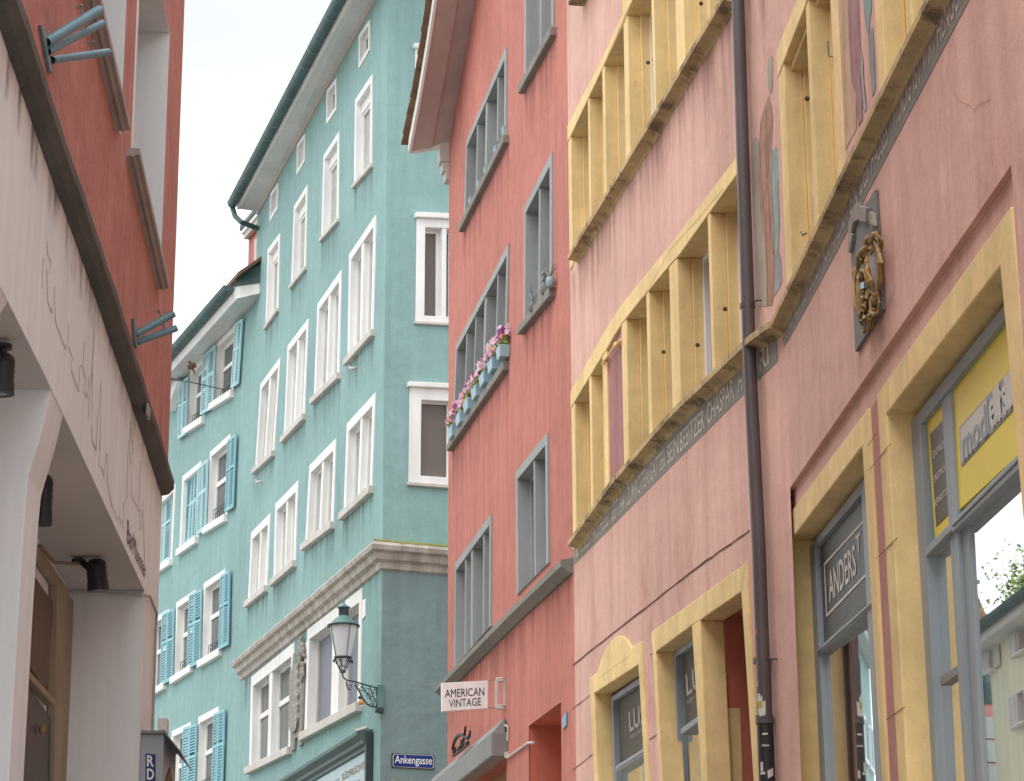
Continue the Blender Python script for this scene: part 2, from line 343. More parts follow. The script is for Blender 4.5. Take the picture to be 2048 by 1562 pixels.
# ------------------------------------------------------------------ generic stone window
def window(house, pl, px, holes, frame='white', sill='offwhite', pane='glass', sash='white', fw=.13, rev=.2, mulls=(), proud=.02, transom=0,
           sproj=.10, sh=.09, sext=.06, w=0., box=0, bottom=0., lights=True, sashw=.05, hood=0, uv=None, drip=None):
    q = uv or pl.q(px, w); W, H = size(q); fs, ft = fw / W, fw / H; fb = bottom / H
    inner = sub(q, fs, 1 - fs, ft, 1 - fb); hole = sub(q, fs * .5, 1 - fs * .5, ft * .5, 1 - max(fb * .5, .004))
    holes.append(hole)
    win = G().ring(pl, q, inner, w - .01, w + proud, w - rev).obj('window', house, frame, bev=.006)
    edges = [0.]; iW, iH = size(inner)
    for (mp_, mw) in mulls:
        if isinstance(mp_, tuple):
            u = pl.at(*mp_, w)[0]; s = (u - inner[0][0]) / (inner[1][0] - inner[0][0])
        else: s = mp_
        h = mw / 2 / iW; edges += [s - h, s + h]
        G().prism(pl, sub(inner, s - h, s + h, .0, 1.0), w - rev, w + proud - .012).obj('mullion', win, frame, bev=.006)
    edges.append(1.)
    for k in range(0, len(edges), 2):
        li = sub(inner, edges[k], edges[k + 1], 0, 1); lw, lh = size(li)
        if box:
            G().prism(pl, sub(li, 0.002, .998, 0.002, box), w - rev, w - .07).obj('blind_box', win, sash, bev=.005)
        li = sub(li, 0, 1, box, 1); lw, lh = size(li)
        a, b = sashw / lw, sashw / lh
        if sash:
            sq = sub(li, a, 1 - a, b, 1 - b)
            gs = G().ring(pl, sub(li, .001, .999, .001, .999), sq, w - rev, w - rev + .045, w - rev)
            if transom: gs.prism(pl, sub(li, a, 1 - a, transom - .03, transom + .03), w - rev, w - rev + .05)
            gs.obj('sash', win, sash)
        G().prism(pl, sub(li, .0005, .9995, .0005, .9995), w - rev - .03, w - rev + .012).obj('pane', win, pane)
    if sill:
        d = sext / W; hh = sh / H
        G().prism(pl, sub(q, -d, 1 + d, 1 - hh * .35, 1 + hh * .65), w - .05, w + sproj).obj('sill', win, sill, bev=.012)
    if drip:
        d0 = drip[1] / H; g0 = G(); g0.face([pl.p(*x, w + .0035) for x in sub(q, -.04, 1.04, 1 + (sh / H) * .65, 1 + (sh / H) * .65 + d0)]); g0.obj('rain_stain', house, drip[0])
    if hood:
        G().prism(pl, sub(q, -.05, 1.05, -.05, 0), w - .02, w + hood).obj('hood', win, frame, bev=.01)
    return win
# ------------------------------------------------------------------ pink house (right): walls A (far) and B (near)
pink = thing('pink_house', 'pink plaster corner-bending house with yellow stone window bands at right', 'house', (A.o.x + 2, A.o.y - 4, 1))
uH = A.at(1566, 600)[0]; TOP = 12.8
holesA, holesB = [], []
def band(house, pl, holes, outer_top, soffit, sill_pts, posts, uL, uR, rev=.15, sproj=.105, infill=(), name='window', inner_u=None, sill_u=None, tall=()):
    """stone window band: lintel, jambs and mullions, lights, one long sill. posts = [(u0, u1)] fronts, ordered far to near (u falling)"""
    vt, vi, vs = vline(pl, outer_top), vline(pl, soffit), vline(pl, sill_pts, sproj)
    us = sorted({uL, uR, *[u for u in vt.u + vi.u if uR < u < uL]})
    outer = [(u, vt(u)) for u in us]; inn = [(u, vi(u)) for u in us]
    lintel = [(u, v) for u, v in outer] + inn[::-1]
    low = lambda u: vs(u) - .02
    holes.append([(u, (vt(u) + vi(u)) / 2) for u in us[::-1]] + [(uR, low(uR)), (uL, low(uL))])
    win = G().prism(pl, lintel, -rev - .12, .018).obj(name, house, 'yellow', bev=.006)
    for ua, ub, dv in tall:
        G().prism(pl, [(ua, vt(ua) - .03), (ub, vt(ub) - .03), (ub, vt(ub) + dv), (ua, vt(ua) + dv)], -.05, .019).obj('lintel_block', win, 'yellow', bev=.006)
    for k, (a, b) in enumerate(posts):
        a2, b2 = a + (.028 if k else 0), b - (.028 if k < len(posts) - 1 else 0)
        gg = G().column([(a, .012), (b, .012), (b, -rev + .05), (a, -rev + .05)], pl, low, vi)
        gg.column([(a2, -rev + .05), (b2, -rev + .05), (b2, -rev - .1), (a2, -rev - .1)], pl, low, vi)
        gg.obj('jamb' if k in (0, len(posts) - 1) else 'mullion', win, 'yellow', bev=.006)
    for k in range(len(posts) - 1):
        a, b = posts[k][1], posts[k + 1][0]
        if k in infill:
            q = [(a, vi(a)), (b, vi(b)), (b, low(b)), (a, low(a))]
            G().prism(pl, q, -.1, -.006).obj('infill_panel', win, 'purple'); continue
        a -= .026; b += .026
        q = [(a, vi(a)), (b, vi(b)), (b, low(b)), (a, low(a))]; W, H = size(q); s, t = .045 / W, .05 / H
        G().ring(pl, q, sub(q, s, 1 - s, t, 1 - t), -rev - .09, -rev - .03, -rev - .09).obj('sash', win, 'white')
        G().prism(pl, sub(q, s * .4, 1 - s * .4, t * .4, 1 - t * .4), -rev - .1, -rev - .07).obj('pane', win, 'glass')
    sl, sr = sill_u or (uL, uR); n = 14; top = [(sl + (sr - sl) * k / n) for k in range(n + 1)]
    gg = G(); th = .085; secs = []
    for u in top:
        v = vs(u) + random.uniform(-.004, .004); secs.append([pl.p(u, v + .012, -.06), pl.p(u, v, sproj), pl.p(u, v - .045, sproj), pl.p(u, v - .052, sproj * .5), pl.p(u, v - .062, .022), pl.p(u, v - .09, .0), pl.p(u, v - .09, -.06)])
    for a, b in zip(secs, secs[1:]): gg.loops(a, b)
    gg.face(secs[0][::-1]); gg.face(secs[-1]); gg.obj('sill', win, 'sill')
    return win, vs
def uu(pl, x, y, w=0.): return pl.at(x, y, w)[0]
# lower band of wall A
uR_ = uu(A, 1491, 500)
P = [(0, uu(A, 1153, 900)), (uu(A, 1182.5, 880), uu(A, 1186.5, 880)), (uu(A, 1209.5, 850), uu(A, 1218, 850)), (uu(A, 1248, 790), uu(A, 1258, 790)),
     (uu(A, 1298, 730), uu(A, 1304, 730)), (uu(A, 1344, 660), uu(A, 1361, 660)), (uu(A, 1422.5, 590), uu(A, 1428, 590)), (uu(A, 1483, 520), uR_)]
P[0] = (uu(A, 1146, 900), P[0][1])
bandA, vsA = band(pink, A, holesA, [(1144.8, 783.5), (1202.6, 680), (1242.7, 614.5), (1352.8, 478.8), (1473, 320)],
     [(1152.8, 803), (1246.5, 647.8), (1343.8, 530), (1361.8, 511), (1473, 356)],
     [(1137, 1080), (1218.7, 963), (1342, 819), (1485, 682), (1510, 661), (1556, 628)], P, P[0][0], uR_, infill=(2,), sill_u=(A.at(1137, 1082, .105)[0] + .05, uH))
# iron rod over the infilled light
g = G(); rp_ = [A.px(x, y, .03) for x, y in ((1204, 729), (1222, 703), (1241, 679))]
g.tube(rp_, .012, 6); g.ball(A.px(1211, 718, .03), .03, .03, .03); g.ball(A.px(1233, 690, .03), .03, .03, .03); g.obj('shutter_rod', bandA, 'yellow', smooth=True)
# upper band of wall A
P = [(uu(A, 1139.5, 380), uu(A, 1145.5, 380)), (uu(A, 1179.5, 300), uu(A, 1182.5, 300)), (uu(A, 1208.5, 240), uu(A, 1213, 240)), (uu(A, 1251.5, 160), uu(A, 1260, 160)),
     (uu(A, 1307, 70), uu(A, 1311.5, 70)), (uu(A, 1354, 10), uu(A, 1370, 10)), (uu(A, 1415, -90), uu(A, 1419, -90)), (uu(A, 1452, -150), uu(A, 1462, -150))]
uR2 = P[-1][1]
bandA2, vsA2 = band(pink, A, holesA, [(1139, 250), (1208, 116), (1249, 27), (1262, 0)], [(1145.5, 270), (1211, 131), (1246, 57), (1256, 34)],
     [(1137, 507), (1289, 257), (1353, 146), (1439, 0)], P, P[0][0], uR2, sill_u=(A.at(1137, 508, .105)[0] + .05, uR2 - .1), tall=((P[3][0], uR2, .22),))
# sill of the storey above, just cutting into the picture
q = A.q([(1137, 10)], .15)[0]
G().prism(A, [(q[0] + .02, q[1]), (uR2, q[1]), (uR2, q[1] + .14), (q[0] + .02, q[1] + .14)], -.02, .15).obj('upper_sill', pink, 'sill', bev=.015)
# ground floor of wall A: arched-head window, window and passage
def shopwin(pl, outer_px, inner_px, holes, w=0., rev=.14, extra=None, hole_extra=()):
    q = pl.q(outer_px, w); i = pl.q(inner_px, w)
    holes.append([lerp(a, b, .5) for a, b in zip(q, i)])
    return G().ring(pl, q, i, w - .01, w + .02, w - rev).obj('window', pink, 'yellow', bev=.008), i
win1, i1 = shopwin(A, [(1183, 1356), (1286, 1282), (1307, 1660), (1196, 1660)], [(1192, 1387), (1281.5, 1329), (1299, 1640), (1203, 1640)], holesA)
dome = [(1198, 1345), (1203, 1330), (1208, 1314), (1215, 1299), (1224, 1286), (1233, 1276), (1241, 1272), (1249, 1273), (1257, 1279), (1263, 1288), (1268, 1296), (1268, 1303)]
G().prism(A, A.q(dome + [(1268, 1310), (1198, 1360)]), -.02, .022).obj('arched_head', win1, 'yellow', bev=.006)
def lights(win, pl, frame_px, w, panel_px, panel_mat, trans_px, low_px, glass='mirror', fwid=.05):
    """recessed metal frame with a sign panel above a transom and glass below"""
    q = pl.q(frame_px, w); W, H = size(q); a, b = fwid / W, fwid / H
    G().ring(pl, q, sub(q, a, 1 - a, b, 1 - b), w - .06, w + .03, w - .05).obj('frame', win, 'frame', bev=.004)
w1 = -.14
def rail(win, pl, px4, w0, w1_, m='frame', name='transom'): return G().prism(pl, pl.q(px4, w1_), w0, w1_).obj(name, win, m, bev=.005)
wq = -.15
lights(win1, A, [(1229, 1394), (1290, 1352), (1312, 1660), (1237, 1660)], wq, None, None, None, None)
G().prism(A, A.q([(1235, 1398), (1290, 1362), (1298, 1490), (1237.5, 1527)], wq), wq - .05, wq - .015).obj('sign_panel', win1, 'darkpanel')
rail(win1, A, [(1231, 1532), (1296, 1491), (1296, 1503), (1231, 1545)], wq - .05, wq + .035)
rail(win1, A, [(1231, 1536), (1296, 1495), (1296, 1498), (1231, 1539)], wq + .02, wq + .045, 'frame', 'transom_bead')
G().prism(A, A.q([(1236, 1530), (1300, 1490), (1312, 1660), (1240, 1660)], wq), wq - .06, wq - .03).obj('pane', win1, 'mirror')
text('lettering', win1, 'dimletter', A, 'LUSH', A.q([(1254.5, 1424), (1300, 1393), (1301, 1437), (1257, 1465)], wq), wq - .011, .02)
text('small_lettering', win1, 'dimletter', A, 'FRESH HANDMADE COSMETICS', A.q([(1257, 1472), (1330, 1424), (1330, 1430), (1257, 1479)], wq), wq - .011, .01)
q2 = A.q([(1307, 1264), (1497, 1126), (1527, 1660), (1330, 1660)])
i2a = A.q([(1316, 1304), (1388.5, 1251), (1414, 1660), (1334, 1660)]); i2b = A.q([(1405, 1240.5), (1487.5, 1184), (1519, 1660), (1424, 1660)])
holesA.append([lerp(q2[0], i2a[0], .5), lerp(q2[1], i2b[1], .5), lerp(q2[2], i2b[2], .5), lerp(q2[3], i2a[3], .5)])
win2 = G().prism(A, [q2[0], q2[1], i2b[1], i2b[0], i2a[1], i2a[0]], -.16, .02).obj('window', pink, 'yellow', bev=.008)
G().prism(A, [q2[0], i2a[0], i2a[3], q2[3]], -.16, .0195).obj('jamb', win2, 'yellow', bev=.008)
G().prism(A, [i2a[1], i2b[0], i2b[3], i2a[2]], -.16, .0195).obj('jamb', win2, 'yellow', bev=.008)
G().prism(A, [i2b[1], q2[1], q2[2], i2b[2]], -.16, .0195).obj('jamb', win2, 'yellow', bev=.008)
lights(win2, A, [(1354.5, 1304), (1420, 1258), (1437, 1660), (1365, 1660)], wq, None, None, None, None)
G().prism(A, A.q([(1362, 1312), (1420, 1272), (1425, 1408), (1369, 1450)], wq), wq - .05, wq - .015).obj('sign_panel', win2, 'darkpanel')
rail(win2, A, [(1361, 1457), (1424, 1412), (1424, 1424), (1361, 1470)], wq - .05, wq + .035)
G().prism(A, A.q([(1366, 1450), (1426, 1410), (1437, 1660), (1372, 1660)], wq), wq - .06, wq - .03).obj('pane', win2, 'mirror')
text('lettering', win2, 'dimletter', A, 'LUSH', A.q([(1368, 1349), (1430, 1300), (1431, 1350), (1371, 1393)], wq), wq - .011, .02)
text('small_lettering', win2, 'dimletter', A, 'FRESH HANDMADE COSMETICS', A.q([(1371, 1402), (1452, 1344), (1452, 1351), (1371, 1409)], wq), wq - .011, .01)
# passage behind the second opening
vb_ = .4
g = G(); un, uf = i2b[1][0], i2b[0][0]
st = A.at(1448, 1240, -.155)
g.prism(A, [(uf + .0, 0), (uf + .25, 0), (uf + .25, i2b[0][1] + .3), (uf, i2b[0][1] + .3)], -1.6, -.085)
g.prism(A, [(uf, i2b[1][1] + .05), (un - .2, i2b[1][1] + .05), (un - .2, i2b[1][1] + .35), (uf, i2b[1][1] + .35)], -1.6, -.17)
g.prism(A, [(uf + .1, 0), (un - .2, 0), (un - .2, i2b[0][1] + .5), (uf + .1, i2b[0][1] + .5)], -1.7, -1.6); g.prism(A, [(un - .02, 0), (un - .2, 0), (un - .2, i2b[0][1] + .3), (un - .02, i2b[0][1] + .3)], -1.6, -.085)
g.obj('passage_lining', pink, 'doorred')
vk = A.at(1457, 1412, -.15)[1]
G().prism(A, [(uf - .001, 0), (uf - .006, 0), (uf - .006, vk), (uf - .001, vk)], -.26, -.158).obj('painted_return', win2, 'yellow')
# grey inscription band under the lower sills and its painted words
def strip(pl, top_px, bot_px, name, n=12):
    a, b = vline(pl, top_px), vline(pl, bot_px); us = [min(b.u) + (max(b.u) - min(b.u)) * k / n for k in range(n + 1)]
    g = G()
    for x, y in zip(us, us[1:]): g.face([pl.p(x, a(x), .003), pl.p(y, a(y), .003), pl.p(y, b(y), .003), pl.p(x, b(x), .003)])
    return g.obj(name, pink, 'strip'), a, b
sA, ta, ba = strip(A, [(1152, 1078), (1218, 985), (1318, 868), (1486, 700), (1556, 636)], [(1148, 1129), (1188, 1090), (1300, 975), (1400, 876), (1490, 786), (1556, 722)], 'inscription_band')
for wd, x0, x1 in (('DIESES', 1155, 1181), ('HAUS', 1184.5, 1200), ('HEISST', 1202, 1222), ('SEIT', 1224.5, 1238), ('1441', 1240, 1253), ('ZUM', 1256, 1270), ('ROTEN', 1272, 1299),
                   ('GATTER', 1302, 1333), ('SEIN', 1337, 1359), ('BESITZER', 1362, 1411), ('CHASPAR', 1416, 1470), ('HIRZEL', 1479, 1516), ('RI', 1521, 1540)):
    yb = 1129 - (x0 - 1148) * 1.01; u0, u1 = uu(A, x0, yb), uu(A, x1, yb - (x1 - x0))
    h = lambda u, t: (u, ba(u) + (ta(u) - ba(u)) * t)
    hh = .155; lo = .035
    text('inscription', sA, 'fadedletter', A, wd, [(u0, ba(u0) + lo + hh), (u1, ba(u1) + lo + hh), (u1, ba(u1) + lo), (u0, ba(u0) + lo)], .006, .01)
# plaster cracks on wall A
def line(pl, pts, wd, m, parent, name, w=.004):
    q = pl.q(pts); g = G()
    for k in range(len(q) - 1):
        a, b = q[k], q[k + 1]; ww = wd * random.uniform(.7, 1.3)
        g.face([pl.p(a[0], a[1] - ww / 2, w), pl.p(b[0], b[1] - ww / 2, w), pl.p(b[0], b[1] + ww / 2, w), pl.p(a[0], a[1] + ww / 2, w)])
    return g.obj(name, parent, m)
def wob(a, b, n=8, j=1.2): return [(a[0] + (b[0] - a[0]) * k / n, a[1] + (b[1] - a[1]) * k / n + random.uniform(-j, j)) for k in range(n + 1)]
line(A, wob((1146, 1331), (1225, 1268)) + wob((1225, 1268), (1401, 1130))[1:] + wob((1401, 1130), (1500, 1062))[1:], .014, 'crack', pink, 'plaster_crack')
for a, b in (((1146, 1418), (1184, 1388)), ((1301, 1310), (1310, 1303)), ((1299, 1480), (1326, 1462)), ((1146, 1540), (1190, 1505))):
    line(A, wob(a, b, 4, .6), .008, 'crack', pink, 'block_joint')
# ---- wall B
uB = lambda x, y, w=0.: B.at(x, y, w)[0]
r1 = B.at(1564, 999); r2 = B.at(2022, 330); RW = -.035
uN = -11.0
rec = [(r1[0], r1[1]), (r2[0], r2[1]), (r2[0] - .02, -1.5), (r1[0], -1.5)]
# upper window pair on B and the fresco between, long sill
def bandB(pts_top, pts_soff, posts):
    return band(pink, B, holesB, pts_top, pts_soff, SILLB, posts, posts[0][0], posts[-1][1], sill_u=(0, 0.001), sproj=.085)
SILLB = [(1556, 620), (1583, 556), (1599, 520), (1648, 402), (1848, 0)]
SILLB = [(1599, 520), (1720, 262), (1848, 0)]
def simpleband(posts, top_px, soff_px, name='window'):
    vt, vi, vs = vline(B, top_px), vline(B, soff_px), vline(B, SILLB, .085); uL, uR = posts[0][0], posts[-1][1]
    low = lambda u: vs(u) - .02
    holesB.append([(uL, vi(uL)), (uR, vi(uR)), (uR, low(uR)), (uL, low(uL))])
    win = G().prism(B, [(uL, vt(uL)), (uR, vt(uR)), (uR, vi(uR)), (uL, vi(uL))], -.25, .018).obj(name, pink, 'yellow', bev=.006)
    d = .05; G().prism(B, [(posts[0][1], vi(uL) - .0), (posts[-1][0], vi(uR) - .0), (posts[-1][0], vi(uR) - d), (posts[0][1], vi(uL) - d)], -.25, -.035).obj('lintel_rebate', win, 'yellow', bev=.005)
    for k, (a, b) in enumerate(posts):
        gg = G().column([(a, .012), (b, .012), (b, -.11), (a, -.11)], B, low, vi)
        a2, b2 = a + (.03 if k else 0), b - (.03 if k < len(posts) - 1 else 0)
        gg.column([(a2, -.11), (b2, -.11), (b2, -.25), (a2, -.25)], B, low, vi); gg.obj('jamb' if k in (0, len(posts) - 1) else 'mullion', win, 'yellow', bev=.006)
    for k in range(len(posts) - 1):
        a, b = posts[k][1] - .028, posts[k + 1][0] + .028
        q = [(a, vi(a)), (b, vi(b)), (b, low(b)), (a, low(a))]; W, H = size(q); s, t = .045 / W, .05 / H
        G().ring(B, q, sub(q, s, 1 - s, t, 1 - t), -.24, -.19, -.24).obj('sash', win, 'white')
        G().prism(B, sub(q, s * .4, 1 - s * .4, t * .4, 1 - t * .4), -.25, -.22).obj('pane', win, 'glass')
    return win
wB1 = simpleband([(uB(1564, 260), uB(1576, 260)), (uB(1620, 130), uB(1626, 130)), (uB(1667, 60), uB(1680, 60))], [(1560, 96), (1598.5, 0)], [(1571.7, 125), (1618, 5)])
wB2 = simpleband([(uB(1756, 60), uB(1771, 60)), (uB(1816, -80), uB(1822, -80)), (uB(1868, -180), uB(1880, -180))], [(1735, -330), (1800, -490)], [(1745, -310), (1800, -440)])
g = G(); secs = []; vs = vline(B, SILLB, .085)
for k in range(17):
    u = -.004 + (uB(1960, -225, .085) + .004) * k / 16; v = vs(u) + random.uniform(-.004, .004)
    secs.append([B.p(u, v + .012, -.06), B.p(u, v, .085), B.p(u, v - .04, .085), B.p(u, v - .046, .045), B.p(u, v - .055, .018), B.p(u, v - .08, 0), B.p(u, v - .08, -.06)])
for a, b in zip(secs, secs[1:]): g.loops(a, b)
g.face(secs[0][::-1]); g.face(secs[-1]); g.obj('sill', pink, 'sill')
sB, tb, bb = strip(B, [(1556, 640), (1599, 556), (1700, 340), (1885, 0), (1990, -190)], [(1556, 716), (1600, 640), (1665, 520), (1939, 0), (2040, -190)], 'inscription_band')
for wd, x0, x1 in (('CHTETE', 1524, 1558),):
    pass
words = (('CHTETE', 1557, 1574), ('HIER', 1577, 1589), ('1630', 1591, 1604), ('DEN', 1607, 1618), ('ERSTEN', 1621, 1644), ('POSTDIENST', 1648, 1700), ('EIN', 1704, 1717), ('DES', 1724, 1740), ('HAUSES', 1746, 1779), ('WURDIG', 1790, 1826), ('IST', 1831, 1846), ('WIRT', 1850, 1874), ('HENGGI', 1879, 1925))
for wd, x0, x1 in words:
    yb = lambda x: 520 - (x - 1665) * 1.9
    u0, u1 = uu(B, x0, yb(x0)), uu(B, x1, yb(x1)); hh, lo = .15, .045
    text('inscription', sB, 'fadedletter', B, wd, [(u0, bb(u0) + lo + hh), (u1, bb(u1) + lo + hh), (u1, bb(u1) + lo), (u0, bb(u0) + lo)], .006, .01)
# frescoes painted on the wall
def blob(pl, pts, m, w, name='painted_figure', parent=None):
    q = pl.q(pts); g = G(); g.face([pl.p(u, v, w) for u, v in q]); return g.obj(name, parent or pink, m)
f5 = lambda pts: [(1500 + x / 3.907, y / 3.907) for x, y in pts]
f2 = lambda pts: [(1500 + x / 2.789, 200 + y / 2.789) for x, y in pts]
FA = A     # first figure stands on the end of wall A
blob(FA, f5([(160, 430), (178, 440), (182, 560), (178, 690), (160, 740), (146, 700), (138, 560), (145, 470)]), 'fr_grey', .003)
blob(FA, f5([(148, 745), (170, 830), (182, 930), (168, 1150), (168, 1400)]) + f2([(125, 300), (122, 520), (138, 800), (135, 1060), (128, 1140), (98, 1150), (96, 1000), (82, 800), (60, 600), (50, 430), (52, 250), (62, 120)]) + f5([(100, 880)]), 'fr_brown', .0035)
blob(FA, f2([(12, 240), (35, 200), (52, 230), (50, 430), (62, 610), (82, 800), (96, 1000), (98, 1150), (48, 1150), (35, 900), (22, 640), (14, 420)]), 'fr_grey', .003)
blob(FA, f2([(125, 275), (150, 262), (166, 310), (168, 420), (158, 470), (164, 560), (166, 700), (162, 840), (148, 868), (132, 820), (130, 640), (120, 470), (118, 350)]), 'fr_teal', .004)
blob(FA, f2([(134, 870), (166, 850), (182, 900), (186, 1000), (160, 1060), (134, 1100), (138, 980)]), 'fr_blue', .003)
for pts in ([(62, 120), (58, 300), (70, 470), (92, 700), (100, 950), (100, 1140)], [(92, 40), (100, 200), (96, 420), (112, 560), (120, 760)], [(132, 280), (124, 480), (140, 700), (136, 860)], [(100, 470), (80, 560), (66, 600)], [(112, 150), (108, 330), (104, 420)]):
    q = A.q(f2(pts)); g = G()
    for (a, b), (c, d) in zip(q, q[1:]): g.face([A.p(a, b, .0055), A.p(c, d, .0055), A.p(c + .012, d, .0055), A.p(a + .012, b, .0055)])
    g.obj('painted_outline', pink, 'fr_line')
blob(B, f5([(690, -60), (770, -60), (800, 500), (830, 700), (835, 1010), (745, 1170), (735, 1000), (712, 500)]), 'fr_tan', .003)
blob(B, f5([(770, -60), (850, -60), (862, 200), (872, 480), (868, 600), (850, 700), (830, 730), (795, 620), (780, 380), (768, 150)]), 'fr_purple', .0035)
blob(B, f5([(850, 560), (868, 640), (880, 760), (885, 930), (850, 990), (838, 880), (832, 720)]), 'fr_purple', .004)
blob(B, f5([(885, -40), (950, -60), (955, 60), (940, 150), (932, 270), (915, 230), (900, 120)]), 'fr_teal', .0035)
blob(B, f5([(935, 250), (965, 210), (975, 400), (985, 700), (958, 760), (945, 560), (935, 400)]), 'fr_blue', .0035)
blob(B, f5([(870, 380), (890, 480), (892, 640), (915, 800), (920, 850), (895, 880), (878, 720), (866, 520)]), 'fr_blue', .0035)
for pts in ([(800, 0), (790, 200), (800, 400), (805, 560)], [(832, 20), (836, 200), (820, 330)], [(846, 60), (850, 300), (846, 520)], [(905, 60), (915, 200), (935, 300), (948, 560)], [(890, 500), (898, 660), (912, 800)], [(735, 100), (745, 600), (765, 1050)]):
    q = B.q(f5(pts)); g = G()
    for (a, b), (c, d) in zip(q, q[1:]): g.face([B.p(a, b, .0055), B.p(c, d, .0055), B.p(c + .008, d, .0055), B.p(a + .008, b, .0055)])
    g.obj('painted_outline', pink, 'fr_line')
# recessed lower field of B with the two shop windows
recholes = []
def q_(pts, w): return B.q(pts, w)
qa = q_([(1570.5, 1046), (1742, 816), (1784, 1620), (1597, 1620)], RW); ia = q_([(1584.8, 1083), (1730.7, 893), (1773, 1620), (1608, 1620)], RW)
recholes.append([lerp(a, b, .5) for a, b in zip(qa, ia)])
winA = G().ring(B, qa, ia, RW - .01, RW + .018, RW - .15).obj('window', pink, 'yellow', bev=.01)
wa = RW - .13
G().ring(B, q_([(1620, 1100), (1745, 945), (1772, 1640), (1647, 1640)], wa), q_([(1636, 1097), (1729, 987), (1762, 1640), (1661, 1640)], wa), wa - .1, wa + .02, wa - .04).obj('frame', winA, 'frame', bev=.004)
G().prism(B, q_([(1632, 1100), (1733, 980), (1741, 1196), (1640, 1292)], wa), wa - .04, wa - .012).obj('sign_panel', winA, 'greypanel')
rail(winA, B, [(1634, 1298), (1752, 1192), (1752, 1204), (1634, 1311)], wa - .05, wa + .03)
rail(winA, B, [(1634, 1303), (1752, 1197), (1752, 1199), (1634, 1306)], wa + .02, wa + .036, 'metalgrey', 'transom_bead')
bo = q_([(1645, 1127), (1725, 1038.5), (1731, 1150), (1650, 1235)], wa); bW, bH = size(bo)
g = G()
oi = sub(bo, .03, .97, .05, .95)
for k in range(4): g.face([B.p(*bo[k], wa - .008), B.p(*bo[(k + 1) % 4], wa - .008), B.p(*oi[(k + 1) % 4], wa - .008), B.p(*oi[k], wa - .008)])
g.obj('sign_border', winA, 'letter')
text('lettering', winA, 'letter', B, 'ANDERS', sub(bo, .10, .77, .24, .80), wa - .008, .015)
text('lettering', winA, 'letter', B, 'T', sub(bo, .795, .90, .14, .48), wa - .008, .015)
ROT = math.radians(1.35)      # pane turned slightly to steer its reflection onto the shuttered facade
pa = q_([(1645, 1290), (1756, 1190), (1770, 1640), (1662, 1640)], wa - .03); uc = sum(u for u, v in pa) / 4
pa3 = [B.p(u, v, wa - .03 + (u - uc) * math.tan(ROT)) for u, v in pa]; g = G(); g.solid([p - B.n * .015 for p in pa3], pa3); g.obj('pane', winA, 'mirror')
# second shop window
qm = q_([(1760, 789), (2030, 412), (2138, 1640), (1808, 1640)], RW); im = q_([(1779, 829), (2008, 533), (2110, 1640), (1826, 1640)], RW)
recholes.append([lerp(a, b, .5) for a, b in zip(qm, im)])
winM = G().ring(B, qm, im, RW - .01, RW + .0185, RW - .15).obj('window', pink, 'yellow', bev=.01)
wm = RW - .13
G().ring(B, q_([(1826, 848), (2070, 545), (2160, 1640), (1872, 1640)], wm), q_([(1849, 848), (2035, 617), (2132, 1640), (1884, 1640)], wm), wm - .1, wm + .02, wm - .04).obj('frame', winM, 'frame', bev=.004)
G().prism(B, q_([(1884, 800), (1902, 778), (1947, 1640), (1935, 1640)], wm), wm - .04, wm + .004).obj('post', winM, 'frame', bev=.004)
G().prism(B, q_([(1849, 843), (1886, 798), (1902, 1045), (1866, 1082)], wm), wm - .03, wm - .012).obj('yellow_panel', winM, 'yellowpanel')
qd = q_([(1857, 869), (1886.5, 835), (1898, 1023), (1869, 1053)], wm)
G().prism(B, qd, wm - .012, wm - .008).obj('dark_panel', winM, 'darkpanel')
for k, wd in enumerate(('EXPRESS', 'SMARTPHONE', 'REPARATUR')):
    y = 895 + k * 48.5; x = 1864 + k * 1.8
    text('small_lettering', winM, 'letter', B, wd, q_([(x, y + 8), (x + 26, y - 19), (x + 27, y - 6), (x + 1, y + 23)], wm), wm - .004, .0)
G().prism(B, q_([(1901, 783), (2024, 631), (2050, 892), (1914.5, 1019)], wm), wm - .03, wm - .011).obj('yellow_panel', winM, 'yellowpanel')
ql = q_([(1915.5, 856), (2027.6, 727), (2035, 806), (1919, 934)], wm)
g = G(); g.face([B.p(*p, wm - .007) for p in ql]); g.obj('logo_band', winM, 'frame')
g = G(); g.face([B.p(*p, wm - .004) for p in sub(ql, .03, .52, .07, .93)]); g.obj('logo_field', winM, 'letter')
text('lettering', winM, 'frame', B, 'mod', sub(ql, .06, .50, .16, .97), wm - .001, .02)
text('lettering', winM, 'letter', B, 'ersa', sub(ql, .55, .96, .22, .93), wm - .001, .02)
text('lettering', winM, 'letter', B, 'll', sub(ql, .63, .93, .04, .90), wm - .0015, .02)
text('small_lettering', winM, 'letter', B, 'ITALIA', sub(ql, .60, .97, .78, .98), wm + .001, .0)
rail(winM, B, [(1850, 1096), (1903, 1043), (1903, 1060), (1850, 1115)], wm - .05, wm + .03)
rail(winM, B, [(1903, 1043), (2075, 868), (2077, 900), (1903, 1066)], wm - .05, wm + .0315)
rail(winM, B, [(1903, 1050), (2075, 877), (2075, 882), (1903, 1054)], wm + .02, wm + .04, 'metalgrey', 'transom_bead')
rail(winM, B, [(1880, 1352), (1921, 1326), (1922, 1345), (1881, 1372)], wm - .05, wm + .0, 'metalgrey', 'glazing_bar')
G().prism(B, q_([(1864, 1100), (1908, 1050), (1935, 1640), (1890, 1640)], wm - .03), wm - .06, wm - .03).obj('pane', winM, 'mirror')
G().ring(B, q_([(1906, 1055), (2060, 895), (2150, 1640), (1944, 1640)], wm - .01), q_([(1934, 1045), (2064, 910), (2138, 1640), (1966, 1640)], wm - .01), wm - .05, wm - .016, wm - .032).obj('casement', winM, 'frame', bev=.004)
